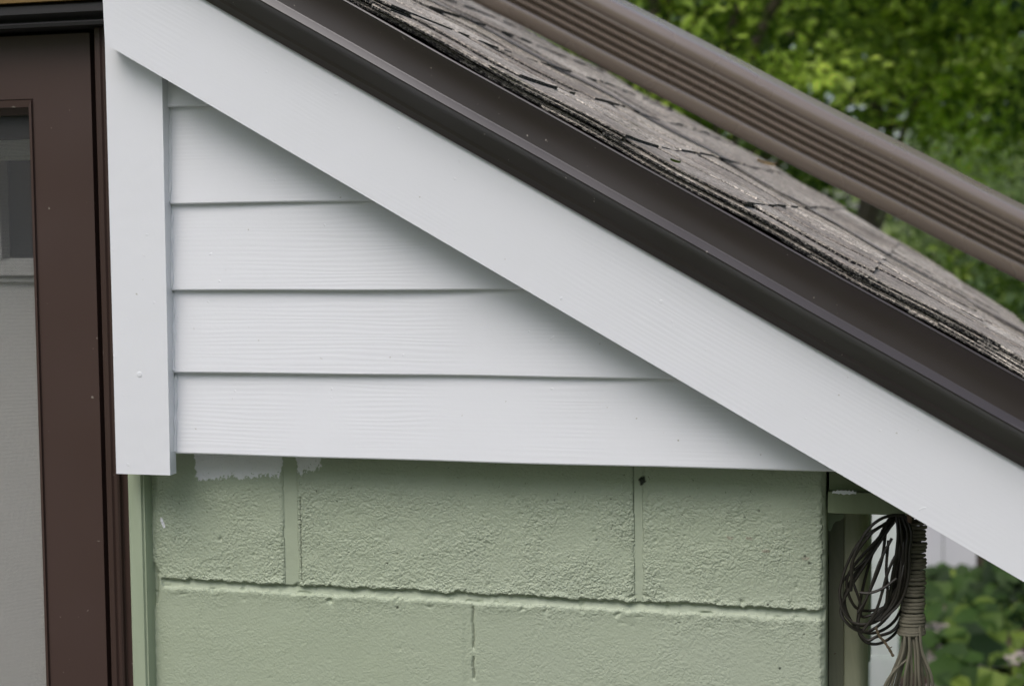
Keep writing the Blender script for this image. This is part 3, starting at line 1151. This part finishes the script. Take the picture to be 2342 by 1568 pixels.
vs = [bm.verts.new(v) for v in ((XO0 + W2, YD + 0.0125, ZO0 + W2), (XO1 - W2, YD + 0.0125, ZO0 + W2), (XO1 - W2, YD + 0.0125, ZO1 - W2), (XO0 + W2, YD + 0.0125, ZO1 - W2))]
bm.faces.new(vs)
part('screen', bm_mesh('screen', bm), M_SCREEN, door)
# black strips filling the gap round the storm door
bm = bmesh.new()
add_box(bm, XD1 + 0.0002, XJ0 - 0.0002, 0.022, 0.045, ZG + 0.03, ZTOP + 0.03)
add_box(bm, XL, XD1 + 0.0002, 0.020, 0.045, ZD1 + 0.0003, ZTOP + 0.03)
part('door_gap_fill', bm_mesh('gap_fill', bm), M_BLACK, door)

# inner door with its window, behind the screen
YI = 0.140
zt_w = at(30, 366, YI)[2]
zb_w = at(30, 590, YI)[2]
z1b = at(30, 276, YI)[2]
XI0, XI1 = XD0 - 0.02, XD1 + 0.03
XW1 = at(82, 480, YI)[0] + 0.02
XM1, XM0 = at(8, 480, YI)[0], at(-6, 480, YI)[0]
bm = bmesh.new()
ring(bm, XI0, XI1, ZD0, ZD1 + 0.02, XI0 + 0.10, XW1, zb_w, zt_w, YI, YI, YI + 0.04)
for (z0, z1, yy) in ((zb_w - 0.022, zb_w - 0.003, YI - 0.012), (zt_w + 0.004, z1b - 0.004, YI - 0.010), (zb_w - 0.030, zb_w - 0.0255, YI - 0.006)):
    add_box(bm, XI0 + 0.06, XW1 + 0.03, yy, YI + 0.001, z0, z1)
add_box(bm, XM0, XM1, YI - 0.008, YI + 0.03, zb_w + 0.0005, zt_w - 0.0005)
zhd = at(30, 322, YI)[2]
inner = part('inner_door', bm_mesh('inner_door', bm, False, 0.0012, 2), M_INNER)
bm = bmesh.new()
add_box(bm, XI0 + 0.098, XW1 + 0.002, YI + 0.012, YI + 0.018, zb_w - 0.002, zt_w + 0.002)
part('window_pane', bm_mesh('pane', bm), M_GLASS, inner)
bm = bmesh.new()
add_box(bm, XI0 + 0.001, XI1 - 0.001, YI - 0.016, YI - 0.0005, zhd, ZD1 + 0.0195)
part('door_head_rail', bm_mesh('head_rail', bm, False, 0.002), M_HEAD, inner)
# reveal of the doorway
bm = bmesh.new()
add_box(bm, XD1 + 0.004, XJ0 + 0.004, 0.0455, 0.195, ZG + 0.02, ZTOP + 0.05)
add_box(bm, XL, XD1 + 0.004, 0.0455, 0.195, ZD1 + 0.006, ZTOP + 0.05)
add_box(bm, XL, XD0 - 0.004, -0.003, 0.195, ZG + 0.02, ZD1 + 0.006)
part('door_reveal', bm_mesh('reveal', bm), M_JAMB, frame)
# body of the main house behind the door
bm = bmesh.new()
add_box(bm, -3.2, -0.46, 0.20, 2.6, ZG, 1.7)
part('house_body', bm_mesh('body', bm, False, 0.01), M_WALL2)

# --- right side, under the eave: beam, boards, casing, pale post
Y1 = 0.012
bm = bmesh.new()
a, b = at(1893, 1121, Y1), at(2110, 1121, Y1)
za = at(1900, 1123, Y1)[2]
zb_ = at(1900, 1171, Y1)[2]
xa = XB1 + 0.0035
xe = at(2095, 1150, Y1)[0] + 0.09
bm2 = bmesh.new()
add_box(bm, xa + 0.001, xe, Y1 + 0.002, Y1 + 0.6, za + 0.0008, za + 0.09)
part('eave_beam', bm_mesh('beam', bm, False, 0.0015), M_GW_TOP)
add_box(bm2, xa, xe, Y1 - 0.004, Y1 + 0.55, zb_, za)
part('eave_soffit_board', bm_mesh('soffit', bm2, False, 0.0018), M_GW_TOP)
# chipped white paint on the upper edge of the soffit board
bm = bmesh.new()
pts = []
for i in range(15):
    px = 1908 + i * 4.0
    pts.append((at(px, 0, Y1)[0], za + 0.0006 + 0.0022 * abs(math.sin(i * 1.7)) * (1 if 2 < i < 13 else 0.4)))
lo = [(x, za - 0.0008 - 0.0016 * abs(math.sin(k * 2.3 + 1)) * (1 if 3 < k < 11 else 0.3)) for k, (x, z) in enumerate(pts)]
add_prism(bm, pts + lo[::-1], Y1 - 0.0055, Y1 - 0.0041, lambda u, v, t: (u, t, v))
part('paint_flake', bm_mesh('flake', bm), MW_X)

Y2 = 0.060
xb0, xb1 = XB1 + 0.0025, at(1929, 1350, Y2)[0]
bm = bmesh.new()
add_box(bm, xb0, xb1, Y2, Y2 + 0.04, ZG + 0.01, zb_ - 0.003)
part('weathered_board', bm_mesh('wboard', bm, False, 0.0015), M_GW_DARK)
# patch of thick green paint at its top
bm = bmesh.new()
pp = [(1889, 1174), (1932, 1174), (1931, 1182), (1922, 1189), (1912, 1191), (1906, 1197), (1903, 1206), (1900, 1213), (1893, 1213), (1890, 1205)]
pc = [at(x, y, Y2) for x, y in pp]
add_prism(bm, [(v[0], v[2]) for v in pc], Y2 - 0.0016, Y2 - 0.0002, lambda u, v, t: (u, t, v))
part('paint_patch', bm_mesh('patch', bm, True, 0.0005), M_GW_STRIP)
xc1 = at(1984, 1350, Y2)[0]
bm = bmesh.new()
w_ = xc1 - xb1
prof = [(xb1 + 0.0005, Y2 + 0.04), (xb1 + 0.0005, Y2 - 0.002)]
for i in range(9):
    t = i / 8
    prof.append((xb1 + 0.002 + (w_ - 0.003) * t, Y2 - 0.004 + 0.012 * max(0, t - 0.55) ** 2 * 5))
prof.append((xc1, Y2 + 0.04))
add_prism(bm, prof, ZG + 0.01, zb_ - 0.0035, lambda u, v, t: (u, v, t))
part('side_casing', bm_mesh('casing', bm, True), M_GW_OLIVE)
# narrow grey-green strip behind the casing, and the pale post
Y3 = 0.55
bm = bmesh.new()
add_box(bm, XB1 + 0.002, at(1991, 1400, Y3)[0], Y3, Y3 + 0.05, at(1980, 1512, Y3)[2], 0.2)
part('side_trim', bm_mesh('strip', bm, False, 0.002), M_GW_STRIP)
Y4 = 3.2
xp0, xp1 = at(1990, 1350, Y4)[0], at(2056, 1350, Y4)[0]
zseam = at(2020, 1502, Y4)[2]
wpost = empty('wooden_post', ((xp0 + xp1) / 2, Y4 + 0.04, ZG))
tag(wpost, 'pale mint white post standing behind the loose dark cable coil', 'post')
bm = bmesh.new()
add_box(bm, xp0, xp1, Y4, Y4 + 0.089, zseam + 0.0015, 0.17)
link('shaft', bm_mesh('shaft', bm, False, 0.004), M_MINT, wpost)
bm = bmesh.new()
add_box(bm, xp0 - 0.035, xp1 - 0.001, Y4 - 0.004, Y4 + 0.095, ZG + 0.005, zseam - 0.0015)
add_box(bm, xp0 + 0.004, xp1 - 0.004, Y4 + 0.004, Y4 + 0.08, zseam - 0.003, zseam + 0.003)
link('base_sleeve', bm_mesh('sleeve', bm, False, 0.004), M_MINT, wpost)
hk = Vector(at(2062, 1168, 0.03))
bm = bmesh.new()
hx = hk + Vector((0.008, 0.0, 0.006))
tube(bm, catmull([hx + Vector((0, 0.062, 0.022)), hx + Vector((0, 0.04, 0.012)), hx + Vector((0, 0.0, -0.010)), hx + Vector((0.0, -0.022, -0.012)), hx + Vector((0.0, -0.030, 0.004))], 6), 0.0026, 8)
part('hook', bm_mesh('hook', bm, True), M_HOOK)

# ------------------------------------------------------------------ the cords
def ctube(bm, pix, rad, per=7, n=7, closed=False):
    """pix: list of (px, py, Y)"""
    tube(bm, catmull([at(*p) for p in pix], per, closed), rad, n, closed)


rc = random.Random(3)
bm = bmesh.new()
RC = 0.00155
# loops of the dark cable: pear shaped, all passing over the hook
loops = [  # left-most x, y there, lowest x, lowest y, right x, right y
    (1923, 1350, 1985, 1424, 2070, 1290), (1927, 1372, 1990, 1440, 2066, 1300), (1921, 1340, 1972, 1428, 2060, 1330),
    (1938, 1322, 2000, 1398, 2056, 1290), (1932, 1365, 1994, 1446, 2074, 1340), (1964, 1410, 2014, 1470, 2072, 1350),
    (1946, 1300, 1978, 1408, 2064, 1300), (1960, 1420, 2005, 1456, 2068, 1380)]
for k, (lx, ly, bx, by, rx, ry) in enumerate(loops):
    d0 = 0.012 + 0.004 * (k % 6)
    j = lambda a: rc.uniform(-a, a)
    tx, ty = 2058 + j(8), 1178 + j(5)
    p = [(tx, ty, d0 + 0.01), (tx - 26 + j(8), ty + 16 + j(5), d0 + j(0.006)), ((tx + lx) / 2 - 14 + j(16), (ty + ly) / 2 - 6 + j(14), d0 - 0.006 + j(0.006)), (lx + j(4), ly + j(6), d0 - 0.010 + j(0.004)),
         (lx + 16 + j(6), (ly + by) / 2 + 22 + j(5), d0 - 0.012), (bx + j(6), by + j(3), d0 - 0.008 + j(0.006)), ((bx + rx) / 2 + 14 + j(4), (by + ry) / 2 + 22 + j(5), d0), (rx + j(3), ry + j(8), d0 + 0.008 + j(0.006)),
         ((rx + tx) / 2 + 6 + j(4), (ry + ty) / 2 + j(8), d0 + 0.012), (tx + 10 + j(3), ty + 10 + j(4), d0 + 0.014)]
    ctube(bm, p, RC * rc.uniform(0.95, 1.1), 7, 7, True)
# crossing strands and the wide top loop
ctube(bm, [(2068, 1178, .005), (2040, 1178, -.004), (2008, 1190, -.01), (1978, 1220, -.012), (1952, 1275, -.012), (1948, 1320, -.01), (1946, 1350, -.006)], RC * 1.1)
ctube(bm, [(2050, 1322, -.004), (2020, 1344, -.008), (1990, 1355, -.01), (1966, 1354, -.008)], RC)
ctube(bm, [(2048, 1270, -.004), (2030, 1310, -.006), (2006, 1390, -.008), (1975, 1440, -.008)], RC)
ctube(bm, [(2040, 1230, -.004), (2012, 1285, -.008), (1985, 1360, -.01), (1962, 1400, -.01)], RC)
ctube(bm, [(2032, 1235, -.002), (2027, 1300, -.004), (2030, 1345, -.004), (2026, 1390, -.002)], RC)
for k in range(13):     # the thick tail of strands beside the wrapped hank
    x0 = 2052 + k * 2.6
    ctube(bm, [(2050 + k * 1.5, 1176 + (k % 3) * 3, .012), (x0 + rc.uniform(-2, 2), 1215, .004 + .003 * (k % 4)), (x0 - 2 + rc.uniform(-3, 3), 1260, .002 + .003 * (k % 3)),
               (x0 - 8 + rc.uniform(-4, 4), 1320, .003 * (k % 4)), (x0 - 24 + rc.uniform(-8, 6), 1375, .002 * (k % 4)), (x0 - 52 - k + rc.uniform(-8, 8), 1418, -.002)], RC)
coil = link('cable_coil', bm_mesh('cable_coil', bm, True), M_CABLE, None, tuple(hk))
tag(coil, 'loose pear shaped coil of thin dark brown cable hanging under the eave', 'cable')

# the hank: cord wound round its own bundle, ends fanning out below
hank = empty('cord_hank', tuple(at(2096, 1200, 0.02)))
tag(hank, 'olive brown cord hank wrapped in tight turns with strands fanning out below', 'cord')
axis = [(2101, 1192, .03), (2098, 1230, .026), (2096, 1270, .022), (2094, 1310, .020), (2090, 1350, .018), (2088, 1390, .016), (2086, 1425, .015), (2085, 1446, .015)]
ax = catmull([at(*p) for p in axis], 30)
L = len(ax)
pts = []
turns = 31
for i in range(turns * 14 + 1):
    t = i / (turns * 14)
    c = ax[min(int(t * (L - 1)), L - 1)]
    rr = 0.0072 + 0.0052 * t ** 1.2 + 0.0007 * math.sin(t * 40) + 0.0003 * math.sin(i * 1.3)
    a = 2 * math.pi * i / 14
    pts.append(c + Vector((rr * math.cos(a), rr * 0.8 * math.sin(a), 0.0012 * math.cos(a) + 0.0006 * math.sin(t * 55))))
bm = bmesh.new()
tube(bm, pts, 0.0020, 8)
link('wrapping', bm_mesh('wrapping', bm, True), M_CORD, hank)
bm = bmesh.new()
for k in range(13):     # strands inside and below the wrapping
    u = (k - 6) / 6
    zx = 2086 + u * 18
    y_ = 0.012 + 0.006 * math.cos(k * 2.4)
    end = 2082 + u * 56 + rc.uniform(-6, 6)
    ctube(bm, [(2100 + u * 5, 1205, .028), (2092 + u * 9, 1330, .020), (zx, 1440, y_), (zx + u * 8 + rc.uniform(-3, 3), 1490, y_ - 0.003), ((zx + end) / 2 + u * 9 + rc.uniform(-3, 3), 1545, y_ - 0.004), (end, 1600, y_), (end - u * 6, 1680, y_), (end - u * 30, 1730, y_ + 0.003), (2084 + u * 6, 1748 + 10 * (k % 3), y_ + .006)], 0.0016)
ctube(bm, [(2074, 1508, .008), (2058, 1520, .004), (2040, 1540, .002), (2022, 1572, .004), (2010, 1620, .008), (2024, 1690, .012), (2070, 1745, .016)], 0.0016)
ctube(bm, [(2100, 1240, .026), (2106, 1212, .026), (2104, 1190, .03), (2090, 1180, .034), (2074, 1180, .034), (2066, 1172, .034)], 0.0017)
ctube(bm, [(2094, 1250, .024), (2090, 1215, .024), (2088, 1190, .028), (2080, 1178, .034), (2068, 1172, .036)], 0.0017)
link('strands', bm_mesh('strands', bm, True), M_CORD, hank)

# twig caught in a cobweb under the coil
bm = bmesh.new()
tpts = [at(*p) for p in ((2003, 1432, .0), (2010, 1452, .0), (2022, 1466, .002), (2033, 1482, .002), (2043, 1500, .003))]
tube(bm, catmull(tpts, 5), [0.0012 + 0.0007 * math.sin(i * 1.9) ** 2 for i in range(21)], 6)
for a_, b_ in (((2020, 1464, .001), (2030, 1461, .004)), ((2033, 1482, .002), (2040, 1478, -.002))):
    tube(bm, [at(*a_), at(*b_)], [0.0008, 0.0004], 5)
tw = link('twig', bm_mesh('twig', bm, True), M_TWIG, None, tuple(tpts[0]))
tag(tw, 'thin dry twig dangling below the dark cable coil', 'twig')

# ------------------------------------------------------------------ fallen leaves on the shingles
def small_leaf(name, px, py, Y, size, mat, label, rot):
    c = Vector(at(px, py, Y))
    bm = bmesh.new()
    prof = [(0, 0.04), (0.25, 0.30), (0.5, 0.36), (0.8, 0.2), (1.0, 0.02)]
    d = Vector((math.cos(rot), math.sin(rot), -0.35 * math.cos(rot)))
    sd_ = Vector((-math.sin(rot), math.cos(rot), 0.1))
    rows = []
    for t, wd in prof:
        b = c + d * (t - 0.5) * size + Vector((0, 0, 0.25 * size * (t - 0.4) ** 2 + 0.001))
        rows.append([bm.verts.new(b + sd_ * wd * size * k + Vector((0, 0, 0.16 * size * abs(k)))) for k in (-1, 0, 1)])
    for r0, r1 in zip(rows, rows[1:]):
        for k in range(2):
            bm.faces.new((r0[k], r0[k + 1], r1[k + 1], r1[k]))
    f = bmesh.ops.solidify(bm, geom=bm.faces[:], thickness=0.0004)
    o = link(name, bm_mesh('leaf', bm, True), mat, None, tuple(c))
    tag(o, label, 'leaf', 'fallen leaves on the shingles')


small_leaf('fallen_leaf', 1625, 434, -0.072, 0.016, M_TAN, 'curled tan leaf lying on the rake edge of the shingles', 0.3)
small_leaf('fallen_leaf', 1545, 374, -0.05, 0.013, M_GLEAF, 'small greenish leaf scrap on the shingles near the edge', 0.8)
small_leaf('fallen_leaf', 1753, 378, 0.95, 0.030, M_TAN, 'blurred pale tan leaf far back on the roof below the downspout', 0.2)

# ------------------------------------------------------------------ fence
fence = empty('board_fence', (0.3, 6.0, ZG))
tag(fence, 'white vertical board fence behind the green garden plants', 'fence')
xf1 = at(2233, 1260, 6.0)[0]
seam = at(2157, 1260, 6.0)[0]
bw = 0.16
i = 0
x = seam + 0.003
k = -1
edges = [(seam + 0.002, xf1)]
xx = seam - 0.002
for j in range(16):
    edges.append((xx - bw, xx))
    xx -= bw + 0.004
for (x0, x1) in edges:
    bm = bmesh.new()
    add_box(bm, x0, x1, 6.0, 6.02, ZG + 0.03, -0.25)
    g = link('board', bm_mesh('board', bm, False, 0.004), M_FENCE, fence)
for zr_ in (ZG + 0.22, -0.50):
    bm = bmesh.new()
    add_box(bm, xx, xf1 - 0.01, 6.023, 6.06, zr_, zr_ + 0.09)
    link('rail', bm_mesh('rail', bm, False, 0.004), M_FENCE, fence)
bm = bmesh.new()
add_box(bm, xf1 - 0.10, xf1 - 0.02, 6.062, 6.14, ZG - 0.05, -0.26)
link('post', bm_mesh('post', bm, False, 0.004), M_FENCE, fence)

# ------------------------------------------------------------------ foliage
def leaf_mesh(name, pos, up, size, tone, shape='oval', r=None, droop=0.2):
    """many folded leaves in one mesh: pos (n,3), up (n,3) rough normals, size (n,), tone (n,)"""
    r = r or rng
    n = len(pos)
    a = r.normal(size=(n, 3))
    up = up / np.linalg.norm(up, axis=1, keepdims=True)
    d = a - up * (a * up).sum(1, keepdims=True)
    d /= np.linalg.norm(d, axis=1, keepdims=True)
    sd_ = np.cross(up, d)
    if shape == 'oval':
        P2 = [(-0.5, 0, 0), (-0.15, -0.30, .10), (0.2, -0.24, .06), (0.55, 0, -droop), (0.2, 0.24, .06), (-0.15, 0.30, .10)]
        faces = [(0, 1, 2, 3), (0, 3, 4, 5)]
    else:   # heart shaped
        P2 = [(-0.40, 0, 0), (-0.52, -0.24, .05), (-0.30, -0.48, .12), (0.10, -0.40, .08), (0.62, 0, -droop), (0.10, 0.40, .08), (-0.30, 0.48, .12), (-0.52, 0.24, .05)]
        faces = [(0, 1, 2, 3), (0, 3, 4, 4), (0, 4, 5, 5), (0, 5, 6, 7)]
        faces = [(0, 1, 2, 3), (0, 5, 6, 7)]
        tri = [(0, 3, 4), (0, 4, 5)]
    P2 = np.array(P2)
    k = len(P2)
    V = pos[:, None, :] + size[:, None, None] * (d[:, None, :] * P2[None, :, 0:1] + sd_[:, None, :] * P2[None, :, 1:2] + up[:, None, :] * P2[None, :, 2:3])
    V = V.reshape(-1, 3)
    base = (np.arange(n) * k)[:, None]
    if shape == 'oval':
        F = np.concatenate([base + np.array(f)[None] for f in faces])
        me = np_mesh(name, V, F, False)
    else:
        tris = [(0, 1, 2), (0, 2, 3), (0, 3, 4), (0, 4, 5), (0, 5, 6), (0, 6, 7)]
        F = np.concatenate([base + np.array(f)[None] for f in tris])
        me = np_mesh(name, V, F, True)
    at_ = me.attributes.new('tone', 'FLOAT', 'POINT')
    at_.data.foreach_set('value', np.repeat(tone, k).astype(np.float32))
    return me


def tree(name, base, height, crown_c, crown_r, nclump, per, lsize, mat, label, group, seed, trunk_r=0.14, tone_bias=0.0, low=None):
    r = np.random.default_rng(seed)
    root = empty(name, tuple(base))
    tag(root, label, 'tree', group)
    cc, cr = np.array(crown_c), np.array(crown_r)
    dirs = r.normal(size=(nclump, 3))
    dirs /= np.linalg.norm(dirs, axis=1, keepdims=True)
    rad = r.random(nclump) ** 0.42
    cl = cc + dirs * rad[:, None] * cr
    if low is not None:
        cl[:, 2] = np.maximum(cl[:, 2], low + 0.3 * r.random(nclump))
    P, U, T = [], [], []
    for c in cl:
        m_ = int(per * r.uniform(0.5, 1.4))
        rr = r.uniform(0.16, 0.40)
        q = r.normal(size=(m_, 3)) * np.array([1, 1, 0.55]) * rr * 0.6
        P.append(c + q)
        U.append(r.normal(size=(m_, 3)) * 0.75 + np.array([0, 0, 1.0]))
        ct = np.clip(r.normal(0.39 + tone_bias, 0.33), 0.02, 0.98)
        T.append(np.clip(ct + r.normal(0, 0.16, m_), 0, 1))
    P, U, T = np.concatenate(P), np.concatenate(U), np.concatenate(T)
    S = lsize * r.uniform(0.6, 1.25, len(P))
    link('crown', leaf_mesh('crown', P, U, S, T, 'oval', r), mat, root)
    bm = bmesh.new()
    b = Vector(base)
    top = Vector(cc) + Vector((0, 0, cr[2] * 0.5))
    mid = b.lerp(top, 0.5) + Vector((r.uniform(-.12, .12), r.uniform(-.12, .12), 0))
    tr = catmull([b, b.lerp(mid, 0.5) + Vector((r.uniform(-.05, .05), 0, 0)), mid, top], 6)
    tube(bm, tr, [trunk_r * (1.15 - 0.95 * i / len(tr)) for i in range(len(tr))], 9)
    for k in range(14):
        s = tr[int(len(tr) * r.uniform(0.35, 0.9))]
        e = Vector(cl[r.integers(nclump)])
        md = s.lerp(e, 0.5) + Vector((0, 0, 0.12 * (e - s).length))
        lp = catmull([s, md, e], 5)
        tube(bm, lp, [trunk_r * 0.32 * (1 - 0.85 * i / len(lp)) + 0.004 for i in range(len(lp))], 6)
    link('trunk', bm_mesh('trunk', bm, True), M_BARK, root)
    return root


G_T = 'trees behind the house'
tree('maple_tree', (-0.9, 7.6, ZG), 5, (-0.7, 7.4, 2.5), (1.9, 1.4, 1.95), 260, 75, 0.075, M_LEAF_A, 'bright green leafy tree whose crown meets the top of the brown downspout', G_T, 1, 0.15, 0.05)
tree('maple_tree', (-0.05, 9.3, ZG), 5, (1.0, 9.0, 2.35), (1.3, 1.1, 1.75), 190, 75, 0.075, M_LEAF_A, 'yellow green tree in the middle between the brighter and the darker crown', G_T, 2, 0.07, 0.16)
tree('broadleaf_tree', (2.6, 7.4, ZG), 5, (2.05, 7.2, 2.2), (1.25, 1.2, 1.95), 240, 75, 0.07, M_LEAF_B, 'dark green tree with bare twigs at the right edge of the picture', G_T, 3, 0.14, 0.05)
tree('broadleaf_tree', (-1.5, 12.5, ZG), 6, (-0.9, 12.3, 2.4), (3.0, 1.4, 2.9), 330, 70, 0.09, M_LEAF_B, 'deep green tree standing behind the bright leafy one', G_T, 4, 0.2, -0.06)
tree('broadleaf_tree', (3.4, 13.5, ZG), 6, (3.0, 13.3, 2.5), (2.6, 1.4, 3.0), 330, 70, 0.09, M_LEAF_B, 'deep green tree standing behind the dark one at the right', G_T, 5, 0.2, -0.12)
tree('grey_green_shrub', (0.95, 10.6, ZG), 2, (1.05, 10.6, 0.35), (0.75, 0.6, 1.1), 90, 90, 0.05, M_LEAF_C, 'pale grey green shrub seen in the gap between two tree crowns', None, 6, 0.05, 0.1)['category'] = 'shrub'

# far-off wood closing the view, plus an unseen ring added to block low sky
def woods():
    r = np.random.default_rng(9)
    P, U, S, T = [], [], [], []
    spots = [np.array([r.uniform(-26, 26), r.uniform(24, 34), ZG + r.uniform(0.3, 10.0)]) for _ in range(420)]
    spots += [np.array([r.uniform(-24, 24), r.uniform(-17, -13), ZG + r.uniform(0.2, 9.5)]) for _ in range(520)]  # unseen foliage behind the camera, added to block low sky
    spots += [np.array([r.uniform(17, 21), r.uniform(-14, 24), ZG + r.uniform(0.2, 9.0)]) for _ in range(380)]  # unseen right side of the added sky-blocking ring
    spots += [np.array([r.uniform(-24, -20), r.uniform(-14, 24), ZG + r.uniform(0.2, 9.0)]) for _ in range(380)]  # unseen left side of the added sky-blocking ring
    for c in spots:
        m_ = 34
        P.append(c + r.normal(size=(m_, 3)) * np.array([0.9, 0.6, 0.6]))
        U.append(r.normal(size=(m_, 3)) * 0.8 + np.array([0, -0.3, 1.0]))
        ct = np.clip(r.normal(0.35, 0.2), 0, 1)
        T.append(np.clip(ct + r.normal(0, 0.15, m_), 0, 1))
        S.append(r.uniform(0.28, 0.55, m_))
    me = leaf_mesh('woods', np.concatenate(P), np.concatenate(U), np.concatenate(S), np.concatenate(T), 'oval', r)
    o = link('woods_and_sky_blocker', me, M_LEAF_B)
    tag(o, 'dark green mass of woods far behind the garden, with an unseen ring added to block low sky', 'woods', None, 'stuff')


woods()

# low bushes along the far side of the lawn, seen between roof and downspout
def bush(px, Y, ztop, wx, n, mat, label, seed, tb=0.0):
    r = np.random.default_rng(seed)
    x = at(px, 600, Y)[0]
    root = empty('garden_bush', (x, Y, ZG))
    tag(root, label, 'bush', 'bushes behind the roof')
    m_ = n
    d = r.normal(size=(m_, 3))
    d /= np.linalg.norm(d, axis=1, keepdims=True)
    h = ztop - ZG
    P = np.array([x, Y, ZG + h * 0.5]) + d * (r.random(m_) ** 0.4)[:, None] * np.array([wx, wx * 0.7, h * 0.55])
    P[:, 2] = np.maximum(P[:, 2], ZG + 0.03)
    U = d * 0.6 + r.normal(size=(m_, 3)) * 0.5 + np.array([0, 0, 0.6])
    T = np.clip(0.4 + tb + 0.25 * pnoise(P[:, 0] * 5, P[:, 2] * 5, seed) + r.normal(0, 0.15, m_), 0, 1)
    link('foliage', leaf_mesh('foliage', P, U, 0.06 * r.uniform(0.7, 1.3, m_), T, 'oval', r), mat, root)
    bm = bmesh.new()
    for k in range(6):
        e = Vector((x + r.uniform(-.6, .6) * wx, Y + r.uniform(-.4, .4) * wx, ZG + h * r.uniform(.5, .85)))
        tube(bm, catmull([Vector((x + r.uniform(-.08, .08), Y, ZG)), Vector((x, Y, ZG)).lerp(e, .5), e], 4), [0.018, 0.016, 0.014, 0.013, 0.012, 0.010, 0.008, 0.006, 0.004], 6)
    link('stems', bm_mesh('stems', bm, True), M_BARK, root)


bush(1700, 6.9, 0.50, 0.75, 3200, M_LEAF_A, 'light green bush seen between roof and downspout, the one furthest up the slope', 21, 0.1)
bush(2010, 7.0, 0.36, 0.70, 3000, M_LEAF_A, 'light green bush seen between roof and downspout above the split shingle', 22, 0.0)
bush(2290, 7.1, 0.30, 0.65, 3000, M_LEAF_B, 'dark green bush behind the lower end of the roof edge', 23, -0.05)

# ------------------------------------------------------------------ garden plants
def plant(name, px, py, h, nleaf, lsize, spread, label, seed, group, tb=0.0, mat=M_LEAF_G, mulz=ZG + 0.012):
    g = on_ground(px, py, mulz)
    r = np.random.default_rng(seed)
    root = empty(name, tuple(g))
    tag(root, label, 'plant', group)
    P, U, T, S = [], [], [], []
    bm = bmesh.new()
    for k in range(int(nleaf * 0.7)):
        a = r.uniform(0, 2 * math.pi)
        rr = spread * math.sqrt(r.random())
        hh = h * r.uniform(0.35, 1.0) * (1 - 0.35 * rr / spread)
        e = Vector((g[0] + rr * math.cos(a), g[1] + rr * math.sin(a), g[2] + hh))
        o0 = Vector((g[0] + 0.02 * math.cos(a), g[1] + 0.02 * math.sin(a), g[2] - 0.01))
        md = o0.lerp(e, 0.55) + Vector((0, 0, 0.15 * hh))
        if k % 2 == 0:
            tube(bm, catmull([o0, md, e], 3), [0.005, 0.0045, 0.004, 0.0036, 0.0032, 0.0028, 0.0024], 5)
        P.append(tuple(e))
        U.append((0.5 * math.cos(a) + r.normal(0, .25), 0.4 * math.sin(a) - 0.75 + r.normal(0, .25), 0.9))
        T.append(np.clip(0.45 + tb + r.normal(0, 0.27), 0, 1))
        S.append(lsize * r.uniform(0.55, 1.15))
    link('stems', bm_mesh('stems', bm, True), M_GLEAF, root)
    link('leaves', leaf_mesh('leaves', np.array(P), np.array(U), np.array(S), np.array(T), 'heart' if lsize > 0.1 else 'oval', r, 0.25), mat, root)


GP = 'broad leaved plants in the garden bed'
gp = [(2140, 1345, .07, 44, .12, .24, 'leafy plant covering the foot of the white fence beside the cord hank', 31, -.15),
      (2205, 1350, .08, 44, .12, .24, 'dark leafy plant at the right end of the white fence', 32, -.2),
      (2325, 1365, .34, 60, .11, .16, 'tall dark leafy plant below the rake board, right of the white fence', 33, -.2),
      (2350, 1410, .32, 60, .11, .17, 'dark leafy plant cut by the right edge of the picture', 42, -.2),
      (2200, 1425, .11, 30, .12, .24, 'dark middle plant in front of the fence plants', 41, -.15),
      (2275, 1440, .16, 40, .09, .24, 'small leaved dark plant in front of the tall one', 43, -.1),
      (2140, 1455, .14, 20, .15, .20, 'broad light green plant right beside the cord hank', 34, .12),
      (2190, 1530, .16, 8, .19, .14, 'plant with a large rounded leaf beside the pinkish stone', 35, .05),
      (2165, 1585, .15, 14, .16, .20, 'broad leaved plant in the front row below the large rounded leaf', 36, .05),
      (2300, 1500, .13, 34, .085, .20, 'yellow green small leaved plant among darker ones', 37, .3),
      (2340, 1560, .12, 26, .08, .18, 'small leaved plant at the right edge beside the stone', 38, .05),
      (2285, 1625, .13, 22, .09, .18, 'light green small plant in the bottom corner of the picture', 39, .28),
      (2100, 1520, .14, 16, .14, .16, 'plant half hidden behind the fanned cord strands', 40, .0)]
for (px, py, h, nl, ls, spd, lab, sd_, tb) in gp:
    plant('garden_plant', px, py, h, nl, ls, spd, lab, sd_, GP, tb)

# flat pinkish stones lying in the bed
def stone(px, py, sx, sy, label, seed):
    g = on_ground(px, py, ZG + 0.012)
    r = np.random.default_rng(seed)
    bm = bmesh.new()
    n = 12
    ringp = []
    for k in range(n):
        a = 2 * math.pi * k / n
        q = r.uniform(0.8, 1.15)
        ringp.append((g[0] + sx * q * math.cos(a), g[1] + sy * q * math.sin(a)))
    add_prism(bm, ringp, ZG - 0.02, ZG + 0.05, lambda u, v, t: (u, v, t))
    o = link('stone', bm_mesh('stone', bm, True, 0.012, 3), M_STONE, None, tuple(g))
    tag(o, label, 'stone', 'flat stones in the garden bed')


stone(2222, 1530, .20, .30, 'large flat pinkish grey stone beside the big rounded leaf', 1)
stone(2118, 1440, .16, .26, 'flat grey stone just right of the wrapped cord', 2)
stone(2325, 1575, .14, .20, 'small flat stone near the right edge of the bed', 3)
stone(2275, 1600, .22, .16, 'pale flat stone at the bottom of the picture', 4)
